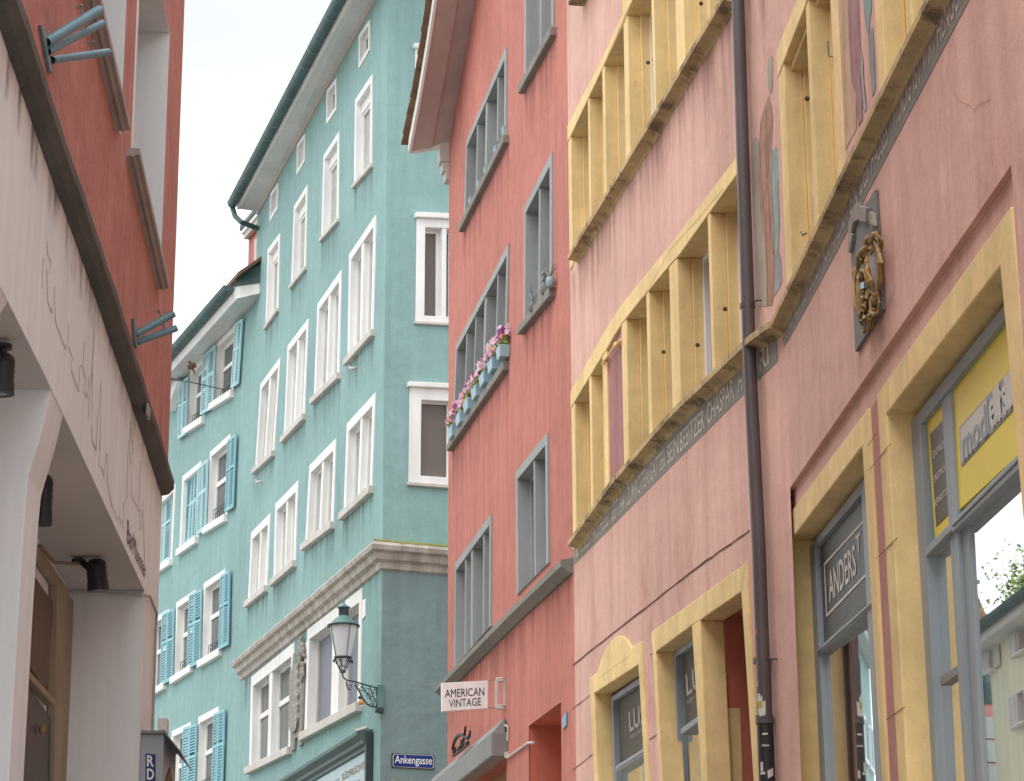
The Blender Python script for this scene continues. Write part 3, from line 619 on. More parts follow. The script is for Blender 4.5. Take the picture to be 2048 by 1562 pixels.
PANE_M = q_([(1930, 1040), (2068, 900), (2142, 1640), (1962, 1640)], wm - .03)
G().prism(B, PANE_M, wm - .06, wm - .03).obj('pane', winM, 'mirror')
# red painted stripe between the shop windows, stone joints and stubs
qs = q_([(1743, 816), (1760, 792), (1808, 1620), (1785, 1620)], RW)
g = G(); g.face([B.p(*p, RW + .003) for p in qs]); g.obj('painted_stripe', pink, 'pinkdark')
for pl_, a, b in ((B, (1594, 1277), (1628, 1274)), (B, (1776, 885), (1835, 883)), (B, (1790, 1080), (1850, 1077)), (B, (1807, 1412), (1866, 1411))):
    q = B.q([a, b], RW - .03); uu0 = ia[0][0] if a[0] < 1700 else im[0][0]
    v0 = B.at(a[0], a[1], RW)[1]
    G().prism(B, [(uu0 + .001, v0 - .003), (uu0 - .0015, v0 - .003), (uu0 - .0015, v0 + .003), (uu0 + .001, v0 + .003)], RW - .12, RW + .012).obj('stone_joint', winA if a[0] < 1700 else winM, 'joint')
for a, b in (((1731, 892), (1749, 866)), ((1734, 940), (1778, 886)), ((1747, 1118), (1790, 1076)), ((1768, 1440), (1806, 1413)), ((1546, 1108), (1570, 1086)), ((1548, 1305), (1575, 1285))):
    line(B, wob(a, b, 4, .7), .006, 'crack', pink, 'block_joint', RW + .023 if a[0] > 1700 else .004)
for c, wn, u0 in (((1586, 1154), winA, ia), ((1783, 919), winM, im)):
    p = B.px(c[0] + 8, c[1] + 3, RW - .03); G().ball(p, .016, .016, .03).obj('iron_stub', wn, 'sill')
# walls
vtop = TOP
G().sheet(A, [(0.06, -1.5), (uH, -1.5), (uH, vtop), (0.06, vtop)], holesA).obj('wall', pink, 'pink', fix=False)
vtB = 10.1  # unseen wing roof set low to let sky light reach the left house
G().sheet(B, [(0, -1.5), (uN, -1.5), (uN, vtB), (0, vtB)], holesB + [rec]).obj('wall', pink, 'pink', fix=False)
g = G(); g.ring(B, rec, rec, -.001, 0, RW); g.sheet(B, rec, recholes, RW); g.obj('wall_recess', pink, 'pink', fix=False)
bk = 7.
for ra, nm in (([A.p(uH - .1, vtop, .12), A.p(.06, vtop, .12), A.p(.06, vtop, -bk), A.p(uH - .1, vtop, -bk)], 'roof'), ([B.p(uN, vtB, .12), B.p(0, vtB, .12), B.p(0, vtB, -bk), B.p(uN, vtB, -bk)], 'unseen_low_roof')):
    g = G(); g.solid(ra, [p + Vector((0, 0, .25)) for p in ra]); g.obj(nm, pink, 'roof')
g = G(); g.face([A.p(0.06, -1, 0), A.p(0.06, vtop, 0), A.p(.06, vtop, -bk), A.p(.06, -1, -bk)]); g.face([A.p(.06, -1, -bk), A.p(.06, vtop, -bk), A.p(uH, vtop, -bk), A.p(uH, -1, -bk)])
g.face([A.p(uH, vtB, 0), A.p(uH, vtop, 0), A.p(uH, vtop, -bk), A.p(uH, vtB, -bk)])
g.face([B.p(uN, -1, 0), B.p(uN, vtB, 0), B.p(uN, vtB, -bk), B.p(uN, -1, -bk)]); g.face([B.p(uN, -1, -bk), B.p(uN, vtB, -bk), B.p(0, vtB, -bk), B.p(0, -1, -bk)]); g.obj('rear_wall', pink, 'pink')
# drainpipe with collars, brackets and stickers
pc = [(1473, -120), (1476, 0), (1486, 320), (1494, 560), (1499, 720), (1506, 860), (1518, 1100), (1526, 1330)]
pw = .066; pp = [A.px(x, y, pw) for x, y in pc]; g = G(); g.tube(pp, .046, 20)
pipe = g.obj('drainpipe', pink, 'pipe', smooth=True)
lowp = [A.px(x, y, pw) for x, y in ((1527, 1322), (1530, 1440), (1534.5, 1562), (1538, 1660))]
G().tube([lowp[0], lowp[1]], .049, 20).obj('lower_pipe', pipe, 'pipe', smooth=True); G().tube(lowp[1:], .053, 20).obj('lower_pipe', pipe, 'black', smooth=True)
for (x, y), r in (((1495, 612), .054), ((1523, 1322), .057), ((1530, 1443), .061), ((1529, 1436), .058)):
    c = A.px(x, y, pw); G().tube([c - Vector((0, 0, .016)), c + Vector((0, 0, .016))], r, 20).obj('collar', pipe, 'pipe', smooth=True)
for x, y in ((1494, 613), (1523, 1325)):
    c = A.px(x, y, pw); G().tube([c, c + A.t * -.14 + A.n * -.03, c + A.t * -.15 + A.n * -.1], .006, 6).obj('bracket', pipe, 'iron')
tv = (CAM - A.px(1526, 1400, pw)); tv.z = 0; tv.normalize(); tr = Vector((tv.y, -tv.x, 0)); tr = -tr
def stick(x, y, wd, ht, m, r=.0515, rot=0., name='sticker', pts=None):
    c = A.px(x, y, pw); g = G(); ring = pts or [(-.5, -.5), (-.2, -.56), (.5, -.44), (.46, .1), (.52, .48), (0, .53), (-.5, .5)]
    f = []
    off = (x - (1518 + (y - 1100) * .036)) / 15.0
    base = A.px(1518 + (y - 1100) * .036, y, pw)
    n = 8; cols = []
    for k in range(n + 1):
        xx = -.5 + k / n; ang = max(-1.45, min(1.45, off + xx * wd / r)); d = tv * math.cos(ang) + tr * math.sin(ang)
        j = .06 * math.sin(k * 2.3 + x)
        cols.append([base + d * r + Vector((0, 0, ht * (-.5 + j + rot * xx))), base + d * r + Vector((0, 0, ht * (.5 + j + rot * xx)))])
    for a, b in zip(cols, cols[1:]): g.face([a[0], b[0], b[1], a[1]])
    g.obj(name, pipe, m)
stick(1511, 1266, .016, .03, 'stickerr', .0475)
stick(1516, 1357, .03, .11, 'sticker', .0505); stick(1519, 1398, .04, .06, 'sticker', .0508); stick(1523, 1420, .055, .09, 'sticker', .0505, .15); stick(1520, 1411, .034, .045, 'stickery', .0515)
stick(1531, 1493, .05, .014, 'dimletter', .0535, -.2); stick(1524, 1535, .02, .06, 'sticker', .0535); stick(1541, 1548, .04, .05, 'sticker', .0535, .4); stick(1526, 1548, .035, .016, 'sticker', .054); stick(1530, 1470, .035, .012, 'letter', .0535, .1)
# carved and gilded emblem on wall B
em = thing('carved_emblem', 'gilded carved coat of arms on a grey diamond plate on the pink wall', 'emblem', B.px(1740, 560, 0))
e8 = lambda x, y: (1680 + x / 4.463, 370 + y / 4.463)
G().prism(B, B.q([e8(345, 40), e8(410, 1110), e8(170, 1490), e8(125, 420)]), .002, .022).obj('backing_plate', em, 'plate', bev=.003)
def ep(x, y, w): return B.px(*e8(x, y), w)
g = G()
for a, b in (((210, 160), (150, 560)),): pass
for pts, w0 in (([(205, 165), (240, 155), (245, 310), (190, 330), (165, 430), (180, 440), (150, 610), (140, 600), (145, 330)], .045), ([(250, 185), (310, 200), (305, 335), (250, 330)], .05), ([(325, 235), (360, 250), (372, 370), (322, 355)], .04)):
    g.prism(B, B.q([e8(*p) for p in pts]), .02, w0)
g.obj('stone_mantling', em, 'relief', bev=.006)
def curl(pts, r, w):
    n = len(pts); return [ep(x, y, w + .03 * math.sin(math.pi * k / (n - 1))) for k, (x, y) in enumerate(pts)], [r * (.6 + .4 * math.sin(math.pi * (k + .5) / n)) for k in range(n)]
g = G()
for pts, r, w_ in (([(290, 560), (270, 500), (300, 440), (340, 430), (365, 490), (372, 560)], .020, .05), ([(300, 470), (345, 560), (360, 700), (355, 830), (345, 930)], .024, .05), ([(225, 545), (240, 480), (275, 450), (290, 470)], .02, .05),
                ([(160, 740), (165, 640), (200, 590), (235, 560), (270, 560)], .026, .05), ([(150, 770), (125, 830), (125, 950), (140, 1080), (165, 1150), (190, 1165)], .014, .04), ([(180, 820), (190, 760), (225, 770), (240, 870), (260, 940), (320, 985)], .018, .06),
                ([(345, 960), (350, 1060), (330, 1140), (300, 1160), (275, 1110), (270, 1000), (300, 985)], .013, .045), ([(215, 1140), (230, 1200), (215, 1310), (200, 1300)], .016, .05), ([(260, 1100), (270, 1200), (255, 1300)], .018, .04), ([(285, 1160), (300, 1220), (295, 1260)], .014, .03), ([(190, 1170), (185, 1220), (200, 1250)], .012, .05), ([(250, 690), (250, 760), (270, 860), (310, 960)], .022, .06)):
    c, rr = curl(pts, r * .72, w_); g.tube(c, r, 8, radii=rr)
for x, y, w_, rx, rz in ((245, 590, .07, .03, .05), (250, 700, .075, .03, .055), (190, 650, .06, .028, .05), (140, 800, .055, .024, .06), (200, 800, .075, .022, .035), (305, 1020, .07, .022, .04), (275, 960, .06, .018, .03), (245, 500, .06, .02, .03), (230, 920, .06, .012, .05)):
    g.ball(ep(x, y, w_ - .01), .022, rx * .75, rz * .8, (B.n, B.t, Vector((0, 0, 1))))
rc_ = random.Random(9)
for k in range(16):
    x, y = rc_.uniform(170, 330), rc_.uniform(560, 1230); a0 = rc_.uniform(0, 6.3); sg = rc_.choice((-1, 1)); rr0 = rc_.uniform(18, 34)
    c = [ep(x + rr0 * (1 - j * .085) * math.cos(a0 + sg * j * .7) * .75, y + rr0 * (1 - j * .085) * math.sin(a0 + sg * j * .7) * 1.5, .06 + .012 * math.sin(j)) for j in range(10)]
    g.tube(c, .008, 6, radii=[.011 - j * .0007 for j in range(10)])
g.obj('gilded_scrollwork', em, 'gold', smooth=True)
G().ball(ep(310, 770, .05), .03, .055, .17, (B.n, B.t, Vector((0, 0, 1)))).obj('grey_shield', em, 'relief', smooth=True)
G().ball(ep(195, 990, .055), .03, .05, .15, (B.n, B.t, Vector((0, 0, 1)))).obj('gilded_shield', em, 'gold', smooth=True)
G().prism(B, B.q([e8(162, 890), e8(212, 860), e8(214, 920), e8(164, 935)], .072), .05, .072).obj('blue_shield_bar', em, 'lightblue')

# hooks on the yellow stone, hairline cracks on the near wall
def hook(pl, a, b, c, parent):
    G().tube([pl.px(*a, .0), pl.px(*b, .03), pl.px(*c, .03)], .005, 5).obj('iron_hook', parent, 'iron')
hook(B, (1655, 83), (1657, 112), (1664, 113), wB1); hook(B, (1613, 466), (1605, 471), (1602, 464), wB1); hook(A, (1205, 729), (1210, 720), (1214, 722), bandA)
for x, y in ((1395, 690), (1327, 704), (1450, 618), (1296, 125), (1402, 7), (1308, 120), (1614, 197)):
    G().ball(A.px(x, y, -.03) if x < 1500 else B.px(x, y, -.03), .018, .018, .018, seg=6, rg=4).obj('iron_stub', bandA if y > 300 else bandA2, 'crack')
def hair(pl, pts, w_=.004):
    q = pl.q(pts); g = G()
    for (a, b), (c, d) in zip(q, q[1:]): g.face([pl.p(a, b, w_), pl.p(c, d, w_), pl.p(c, d + .004, w_), pl.p(a + .004, b + .004, w_)])
    g.obj('hairline_crack', pink, 'pinkdark')
hair(B, [(1888, 118), (1899, 150), (1905, 175), (1914, 196), (1928, 206), (1943, 213), (1950, 222), (1956, 212), (1970, 205), (1984, 198), (1990, 210)])
hair(B, [(1720, 900), (1712, 930), (1716, 960)]); hair(A, [(1250, 1190), (1262, 1220), (1258, 1250)])
hair(A, [(1228, 700), (1240, 660), (1270, 620), (1300, 580), (1345, 500), (1400, 440), (1450, 380)], .02)

g = G(); g.face([A.p(u, v, .0035) for u, v in ((uH, vsA2(-5.0) - .09), (-.1, vsA2(-.5) - .09), (-.1, vsA2(-.5) - .8), (uH, vsA2(-5) - .8))]); g.obj('rain_stain', pink, 'redstain')
# ------------------------------------------------------------------ red house
red = thing('red_house', 'brick-red plaster house with grey stone windows between pink and teal houses', 'house', (R.o.x, R.o.y + 3, 2.2))
hR = []
GS = dict(frame='greystone', sill='greysill', sash='greystone', rev=.16, fw=.10, sproj=.07, sh=.10, sext=.10, sashw=.04, drip=('redstain', .7))
wr1 = window(red, R, [(935, 283), (1015.5, 94), (1014.8, 281), (930.5, 450)], hR, mulls=[((956, 330), .05), ((974.5, 290), .11), ((997, 230), .05)], **GS)
wr2 = window(red, R, [(1052, -260), (1111, -400), (1109.5, 66), (1051.4, 172)], hR, mulls=[((1086, 30), .06)], **GS)
wr3 = window(red, R, [(915, 690), (1020, 487), (1014.8, 733), (907, 890)], hR, mulls=[((935, 720), .05), ((953, 690), .05), ((972.5, 660), .12), ((997, 610), .05)], **GS)
wr4 = window(red, R, [(1051.4, 416), (1107, 304.6), (1107, 585), (1050.4, 655)], hR, mulls=[((1081, 470), .06)], **GS)
GS2 = dict(GS); GS2['sill'] = None; GS2['drip'] = None
wr5 = window(red, R, [(912.4, 1128.6), (985, 1028), (984.3, 1252), (911, 1335)], hR, mulls=[((932, 1180), .05), ((945, 1180), .12), ((968.5, 1150), .05)], **GS2)
wr6 = window(red, R, [(1034.8, 944.4), (1098, 866), (1100.6, 1125), (1037, 1190)], hR, mulls=[((1070, 1000), .06)], **GS2)
# long grey ledge
g = G(); vl = vline(R, [(891, 1352), (1016, 1222), (1146, 1096)], .12); secs = []
uE = uu(R, 889, 1300)
for k in range(13):
    u = uE + (0.0 - uE) * k / 12; v = vl(u)
    secs.append([R.p(u, v + .03, -.02), R.p(u, v, .12), R.p(u, v - .06, .12), R.p(u, v - .12, .03), R.p(u, v - .12, -.02)])
for a, b in zip(secs, secs[1:]): g.loops(a, b)
g.face(secs[0][::-1]); g.face(secs[-1]); g.obj('ledge', red, 'greysill')
# doorway with inner lining
dq = R.q([(1057.5, 1452), (1122, 1404), (1124, 1640), (1058, 1640)]); hR.append(dq)
g = G(); g.ring(R, dq, dq, -.01, .0, -.55); g.face([R.p(*p, -.55) for p in dq]); g.obj('doorway', red, 'doorred')
# shop opening under the canopy
cq = R.q([(880, 1600), (1013, 1500), (1013, 1660), (880, 1740)]); hR.append(cq)
g = G(); g.ring(R, cq, cq, -.01, 0, -.35); g.obj('shop_opening', red, 'red'); g = G(); g.face([R.p(*p, -.3) for p in cq]); g.obj('shop_front', red, 'tan')
# gable wall under the raking eave
rk = R.q([(906.6, 240), (950, 0)]); sl = (rk[1][1] - rk[0][1]) / (rk[1][0] - rk[0][0])
vr = lambda u: rk[0][1] + (u - rk[0][0]) * sl
uA_, uMid = uu(R, 897, 800), uu(R, 1143, 800)
uC = uA_ / 2 - 1.2
G().sheet(R, [(uA_, -1), (-.05, -1), (-.05, max(vr(-.05), 12)), (uA_, vr(uA_))], hR).obj('wall', red, 'red', fix=False)
g = G(); g.face([R.p(uA_, -1, 0), R.p(uA_, vr(uA_), 0), R.p(uA_, vr(uA_), -7), R.p(uA_, -1, -7)]); g.face([R.p(uA_, -1, -7), R.p(uA_, vr(uA_), -7), R.p(0, vr(0), -7), R.p(0, -1, -7)]); g.obj('rear_wall', red, 'red')
# raking eave: two soffit boards, white verge board, trim, end corbel, verge tiles
OV = .50; eo = R.at(822, 298, OV)[0]
du = lambda u, w: R.p(u, vr(u) + .0, w)
vo = vline(R, [(822, 298), (841, 200), (858, 98), (873, 0)], OV); ue = R.at(822, 298, OV)[0]; uT = ue - 4.2
vO = lambda u: vo(max(u, R.at(873, 0, OV)[0] - 2.0))
g = G(); n = 12
for k in range(n):
    a, b = ue + (uT - ue) * k / n, ue + (uT - ue) * (k + 1) / n
    f = lambda u, t: R.p(u, vr(u) + (vO(u) - vr(u)) * t, OV * t)
    g.face([f(a, .0), f(b, .0), f(b, .47), f(a, .47)])
g.obj('soffit_board', red, 'brownsoffit')
g = G()
for k in range(n):
    a, b = ue + (uT - ue) * k / n, ue + (uT - ue) * (k + 1) / n
    f2_ = lambda u, t: f(u, t) - Vector((0, 0, .03))
    g.face([f2_(a, .46), f2_(b, .46), f2_(b, 1), f2_(a, 1)]); g.face([f2_(a, .46), f2_(b, .46), f(b, .46), f(a, .46)])
g.obj('soffit_board', red, 'brownsoffit')
g = G(); ra, rb = [], []
for k in range(n + 1):
    u = ue + (uT - ue) * k / n
    ra.append([R.p(u, vO(u) - .06, OV), R.p(u, vO(u) - .06, OV + .035), R.p(u, vO(u) + .13, OV + .035), R.p(u, vO(u) + .13, OV)])
for a, b in zip(ra, ra[1:]): g.loops(a, b)
g.face(ra[0]); g.face(ra[-1]); g.obj('verge_board', red, 'white')
g = G(); a0, a1 = f(ue + .002, .0), f(ue + .002, 1); d = Vector((0, 0, .05)); nn = R.t * .05
g.solid([a0 - d, a1 - d, a1 - d + nn, a0 - d + nn], [a0, a1, a1 + nn, a0 + nn]); g.obj('eave_end_board', red, 'white')
g = G(); g.solid([a0, a1, a1 + nn, a0 + nn], [a0 + Vector((0, 0, 1.2)), a1 + Vector((0, 0, .25)), a1 + nn + Vector((0, 0, .25)), a0 + nn + Vector((0, 0, 1.2))]); g.obj('eave_end_cheek', red, 'brownsoffit')
c0 = R.at(892, 322, .1)
for k, (ww, hh_) in enumerate(((.05, .0), (.09, .12), (.125, .25))):
    G().box(R, ue - .02, ue + .16, vr(ue) - .52 + hh_, vr(ue) - .40 + hh_ + (.3 if k == 2 else 0), -.02, ww).obj('corbel', red, 'offwhite', bev=.006)
tile_mesh = None; uk = ue + .1; k = 0
while uk > uT:
    slope = (vO(uk - .2) - vO(uk)) ; g = G()
    lift = .02 if k % 2 else 0.
    o0 = [R.p(uk, vO(uk) + .14 + lift, OV - .25), R.p(uk, vO(uk) + .13 + lift, OV + .10 + random.uniform(0, .02)), R.p(uk - .27, vO(uk - .27) + .13, OV + .09 + random.uniform(0, .02)), R.p(uk - .27, vO(uk - .27) + .14, OV - .25)]
    g.solid(o0, [p + Vector((0, 0, .035 + random.uniform(0, .012))) for p in o0]); g.obj('roof_tile', red, 'tile')
    uk -= .155 + random.uniform(-.01, .01); k += 1
g = G(); top = [R.p(ue + .1, vO(ue) + .2, OV), R.p(uT, vO(uT) + .2, OV), R.p(uT, vO(uT) + .2, -7), R.p(ue + .1, vO(ue) + .2, -7)]; g.face(top); g.obj('roof', red, 'roof')
# service conduits and red junction box
cv = lambda pts, w: [R.px(x, y, w) for x, y in pts]
G().tube(cv([(1014.5, 1516), (1035, 1501), (1056, 1486), (1067, 1485)], .02), .013, 8).obj('conduit', red, 'offwhite', smooth=True)
G().tube(cv([(1067, 1485.5), (1122, 1489)], -.5), .013, 8).obj('conduit', red, 'offwhite', smooth=True)
G().tube(cv([(995, 1466), (1012, 1450), (1015.5, 1455), (1015, 1482)], .02), .01, 8).obj('conduit', red, 'offwhite', smooth=True)
q = R.at(1012, 1492); G().box(R, q[0] - .07, q[0] + .07, q[1] - .075, q[1] + .065, 0, .07).obj('junction_box', red, 'red', bev=.008)
q = R.at(1017, 1510); G().box(R, q[0] - .02, q[0] + .02, q[1] - .03, q[1] + .03, 0, .04).obj('conduit_clip', red, 'offwhite')
# ------------------------------------------------------------------ things on the red house
can = thing('shop_canopy', 'grey sheet-metal box canopy over the shop on the red house', 'canopy', R.px(980, 1500))
cw = .17
p1, p2 = R.at(984, 1464, cw), R.at(985, 1511, cw); ur, vt_, vb_ = p1[0], p1[1], p2[1]
G().box(R, ur, ur + 5, vb_, vt_, .0, cw).obj('box_body', can, 'metalgrey', bev=.006)
sp = [ur + k * .85 for k in range(6)]
for a, b in zip(sp, sp[1:]): G().box(R, a + .006, b - .006, vb_ + .01, vt_ - .01, cw, cw + .006).obj('sheet_panel', can, 'metalgrey', bev=.003)
g = G(); a, b = ur + .05, ur + 5
g.solid([R.p(a, vt_, .02), R.p(b, vt_, .02), R.p(b, vt_, cw - .01), R.p(a, vt_, cw - .01)], [R.p(a + .03, vt_ + .16, .015), R.p(b, vt_ + .16, .015), R.p(b, vt_ + .16, .03), R.p(a + .03, vt_ + .16, .03)]); g.obj('flashing', can, 'metalgrey', bev=.004)
scr = thing('script_sign', 'black metal handwriting sign standing on the grey canopy', 'sign', R.px(925, 1500, .1))
z5 = lambda pts: [R.px(880 + x / 6.73, 1330 + y / 6.73, .16) for x, y in pts]
g = G(); g.tube(z5([(180, 1200), (172, 1130), (185, 1050), (215, 985), (255, 945), (300, 940), (330, 965), (365, 985), (395, 960), (408, 880)]), .02, 8, radii=[.012, .016, .02, .022, .022, .02, .016, .02, .016, .009]); g.obj('stroke', scr, 'black', smooth=True)
g = G(); g.tube(z5([(345, 830), (335, 900), (320, 1000), (305, 1080), (300, 1130)]), .014, 8); g.obj('stroke', scr, 'black', smooth=True)
g = G(); g.tube(z5([(185, 1215), (200, 1150), (212, 1110), (205, 1170), (225, 1130), (240, 1150), (262, 1100), (268, 1140), (290, 1010), (295, 1110), (330, 1040), (340, 1070), (375, 1030), (350, 1060), (378, 1025), (380, 1045)]), .011, 6); g.obj('stroke', scr, 'black', smooth=True)
g = G(); g.tube(z5([(175, 1225), (250, 1175), (330, 1110), (380, 1060)]), .015, 6); g.obj('foot_rail', scr, 'black', smooth=True)
# projecting white sign: plate at right angles to the red wall
PS = Pl(R.px(1012, 1390), math.atan2(R.n.x, R.n.y), 1)
if PS.n.y > 0: PS.n = -PS.n
ps = thing('projecting_shop_sign', 'white projecting sign with black lettering on the red house', 'sign', R.px(1012, 1385))
qs_ = PS.q([(883, 1365.7), (975.8, 1361), (975.8, 1416.5), (883.7, 1423)]); qs_[1] = (qs_[1][0], qs_[1][1])
G().prism(PS, qs_, -.05, 0).obj('sign_plate', ps, 'signwhite', bev=.004)
text('lettering', ps, 'black2', PS, 'AMERICAN', sub(qs_, .07, .92, .24, .53), .004, .0)
text('lettering', ps, 'black2', PS, 'VINTAGE', sub(qs_, .155, .845, .60, .88), .004, .0)
for a, b, c, d in ((991, 1356, 997, 1417), (1008, 1361, 1013, 1412)): G().prism(PS, PS.q([(a, b), (c, b), (c, d), (a, d)]), -.04, -.015).obj('bracket_post', ps, 'offwhite', bev=.004)
for a, b, c, d in ((993, 1354, 1008, 1363), (994, 1408, 1008, 1418)):
    G().prism(PS, PS.q([(a, b), (c, b), (c, d), (a, d)]), -.06, -.01).obj('bracket_clamp', ps, 'offwhite', bev=.006)
for y0, y1 in ((1361.5, 1357), (1415.5, 1416)): G().tube([PS.px(976, y0, -.02), PS.px(994, y1, -.02)], .006, 6).obj('stay_wire', ps, 'metalgrey')
hn = thing('house_number_plate', 'small blue enamel house number plate beside the red doorway', 'number plate', R.px(1131, 1441))
nq = R.q([(1127, 1437), (1136, 1424), (1135.5, 1450), (1128.5, 1459)]); G().prism(R, nq, .0, .015).obj('plate', hn, 'lightblue', bev=.002)
text('numeral', hn, 'letter', R, '11', sub(nq, .25, .75, .18, .82), .018, .02)
# flower boxes on the sill of the middle window, blue pots above, plants on the right sill
def blossoms(parent, c, ax, n, rad, seed):
    rnd = random.Random(seed); g = G()
    for k in range(n):
        p = Vector(c) + ax * rnd.uniform(-rad, rad) + Vector((rnd.uniform(-.06, .06), rnd.uniform(-.03, .03), abs(rnd.gauss(0, .05)) + rnd.uniform(0, .1)))
        g.cur = rnd.choice((0, 0, 1, 1, 1, 2, 3)); fx = Vector((rnd.uniform(-.8, .8) - .5, rnd.uniform(-1, -.3), rnd.uniform(-.3, .8))).normalized()
        a = fx.cross(Vector((0, 0, 1))).normalized(); b = fx.cross(a); r = rnd.uniform(.03, .05)
        for j in range(5):
            th = 2 * math.pi * j / 5 + rnd.uniform(-.2, .2); d1 = a * math.cos(th) + b * math.sin(th); d2 = a * math.cos(th + .75) + b * math.sin(th + .75); d0 = a * math.cos(th - .75) + b * math.sin(th - .75)
            g.face([p, p + d0 * r * .75 + fx * .008, p + d1 * r * 1.15 + fx * .003, p + d2 * r * .75 + fx * .008])
    o = g.obj('blossoms', parent, ['petal1', 'petal2', 'petal3', 'petal4'], fix=False, kind='stuff')
    g = G()
    for k in range(int(n * 1.3)):
        p = Vector(c) + ax * rnd.uniform(-rad, rad) + Vector((rnd.uniform(-.06, .06), rnd.uniform(-.04, .04), rnd.uniform(-.02, .07))); r = rnd.uniform(.02, .04)
        a = Vector((rnd.uniform(-1, 1), rnd.uniform(-1, 1), rnd.uniform(-.4, .9))).normalized(); b = a.cross(Vector((rnd.uniform(-1, 1), rnd.uniform(-1, 1), 1))).normalized()
        g.face([p - a * r, p + b * r * .45, p + a * r, p - b * r * .45])
    g.obj('leaves', parent, ['leaf'], fix=False, kind='stuff')
sillv = lambda u: 0
pos = [(908, 884), (924, 857), (940, 831), (956, 805), (972, 779), (989, 752), (1006, 726)]
ordn = ['farthest', 'second farthest', 'third farthest', 'middle', 'third nearest', 'second nearest', 'nearest']
for k, (x, y) in enumerate(pos):
    u, v = R.at(x, y, .06); v += .05
    fb = thing('flower_box', f'pale blue box of pink pansies, {ordn[k]} of seven on the red house sill', 'flower box', R.p(u, v, .06), 'flower boxes on the red house sill')
    L2 = .155 if k < 6 else .12
    g = G(); g.solid([R.p(u - L2 * .8, v, .005), R.p(u + L2 * .8, v, .005), R.p(u + L2 * .8, v, .11), R.p(u - L2 * .8, v, .11)], [R.p(u - L2, v + .13, .0), R.p(u + L2, v + .13, .0), R.p(u + L2, v + .13, .12), R.p(u - L2, v + .13, .12)])
    g.obj('box', fb, 'boxblue', bev=.006)
    blossoms(fb, R.p(u, v + .15, .07), R.t, 52, L2 + .05, k)
pos = [(937, 442), (953, 410), (967, 382), (987, 342), (1003, 303)]
ordn = ['farthest', 'second farthest', 'middle', 'second nearest', 'nearest']
for k, (x, y) in enumerate(pos):
    u, v = R.at(x, y, .05); v += .17
    fb = thing('window_pot', f'small blue pot, {ordn[k]} of five on the upper red house sill', 'pot', R.p(u, v, .05), 'blue pots on the upper red house sill')
    G().solid([R.p(u - .05, v, -.03), R.p(u + .05, v, -.03), R.p(u + .05, v, .03), R.p(u - .05, v, .03)], [R.p(u - .07, v + .13, -.05), R.p(u + .07, v + .13, -.05), R.p(u + .07, v + .13, .045), R.p(u - .07, v + .13, .045)]).obj('pot', fb, 'potblue', bev=.008)
    g = G()
    for j in range(10):
        p = R.p(u + random.uniform(-.06, .06), v + .13, random.uniform(-.04, .03)); a = Vector((random.uniform(-.5, .5), random.uniform(-.5, .5), 1)).normalized(); b = a.cross(R.n); r = random.uniform(.03, .07)
        g.face([p, p + b * r * .3 + a * r * .5, p + a * r, p - b * r * .3 + a * r * .5])
    g.obj('sprigs', fb, 'leafdark', kind='stuff', fix=False)
for k, ((x, y), lb) in enumerate((((1066, 620), 'wiry dry plant at the far end of the right-hand grey sill'), ((1089, 585), 'wiry plant with grey ball at the middle of the right-hand grey sill'), ((1101, 570), 'small glass jar with twigs at the near end of the right-hand grey sill'))):
    u, v = R.at(x, y, .06); pt = thing('sill_plant', lb, 'plant', R.p(u, v, .06), 'plants on the right-hand red house sill')
    G().lathe(R.p(u, v - .02, .06), [(.03, 0), (.05, .03), (.045, .08), (.035, .1)], 10).obj('jar', pt, 'plate' if k < 2 else 'potblue', smooth=True)
    g = G()
    for j in range(7):
        a = random.uniform(0, 6.28); h = random.uniform(.06, .15); g.tube([R.p(u, v + .08, .06), R.p(u + math.cos(a) * .05, v + .08 + h * .6, .06 + math.sin(a) * .03), R.p(u + math.cos(a) * .09, v + .08 + h, .06 + math.sin(a) * .06)], .005, 4)
        if k == 1 and j < 3: g.ball(R.p(u + math.cos(a) * .09, v + .08 + h, .06), .025, .025, .025, seg=8, rg=5)
    g.obj('twigs', pt, 'metalgrey', kind='stuff')

# pale lime runs on the red plaster
rnd = random.Random(11)
for x, y, h in [(948, 172, 16), (953, 140, 18), (945, 190, 14), (938, 195, 12), (955, 190, 12), (924, 255, 14), (913, 300, 20), (922, 330, 16), (1065, 1215, 22), (985, 1300, 30), (1134, 700, 16), (1003, 392, 6), (941, 110, 10), (950, 105, 12)]:
    a, b = R.at(x, y), R.at(x - .3, y + h); d = .012; g = G(); g.face([R.p(a[0] - d, a[1], .004), R.p(a[0] + d, a[1], .004), R.p(b[0] + d * .4, b[1], .004), R.p(b[0] - d * .4, b[1], .004)]); g.obj('lime_run', red, 'petal2' if 0 else 'limerun')

g = G(); g.face([R.p(uA_, vl(uA_) - .12, .0035), R.p(-.05, vl(-.05) - .12, .0035), R.p(-.05, vl(-.05) - .75, .0035), R.p(uA_, vl(uA_) - .75, .0035)]); g.obj('rain_stain', red, 'redstain')
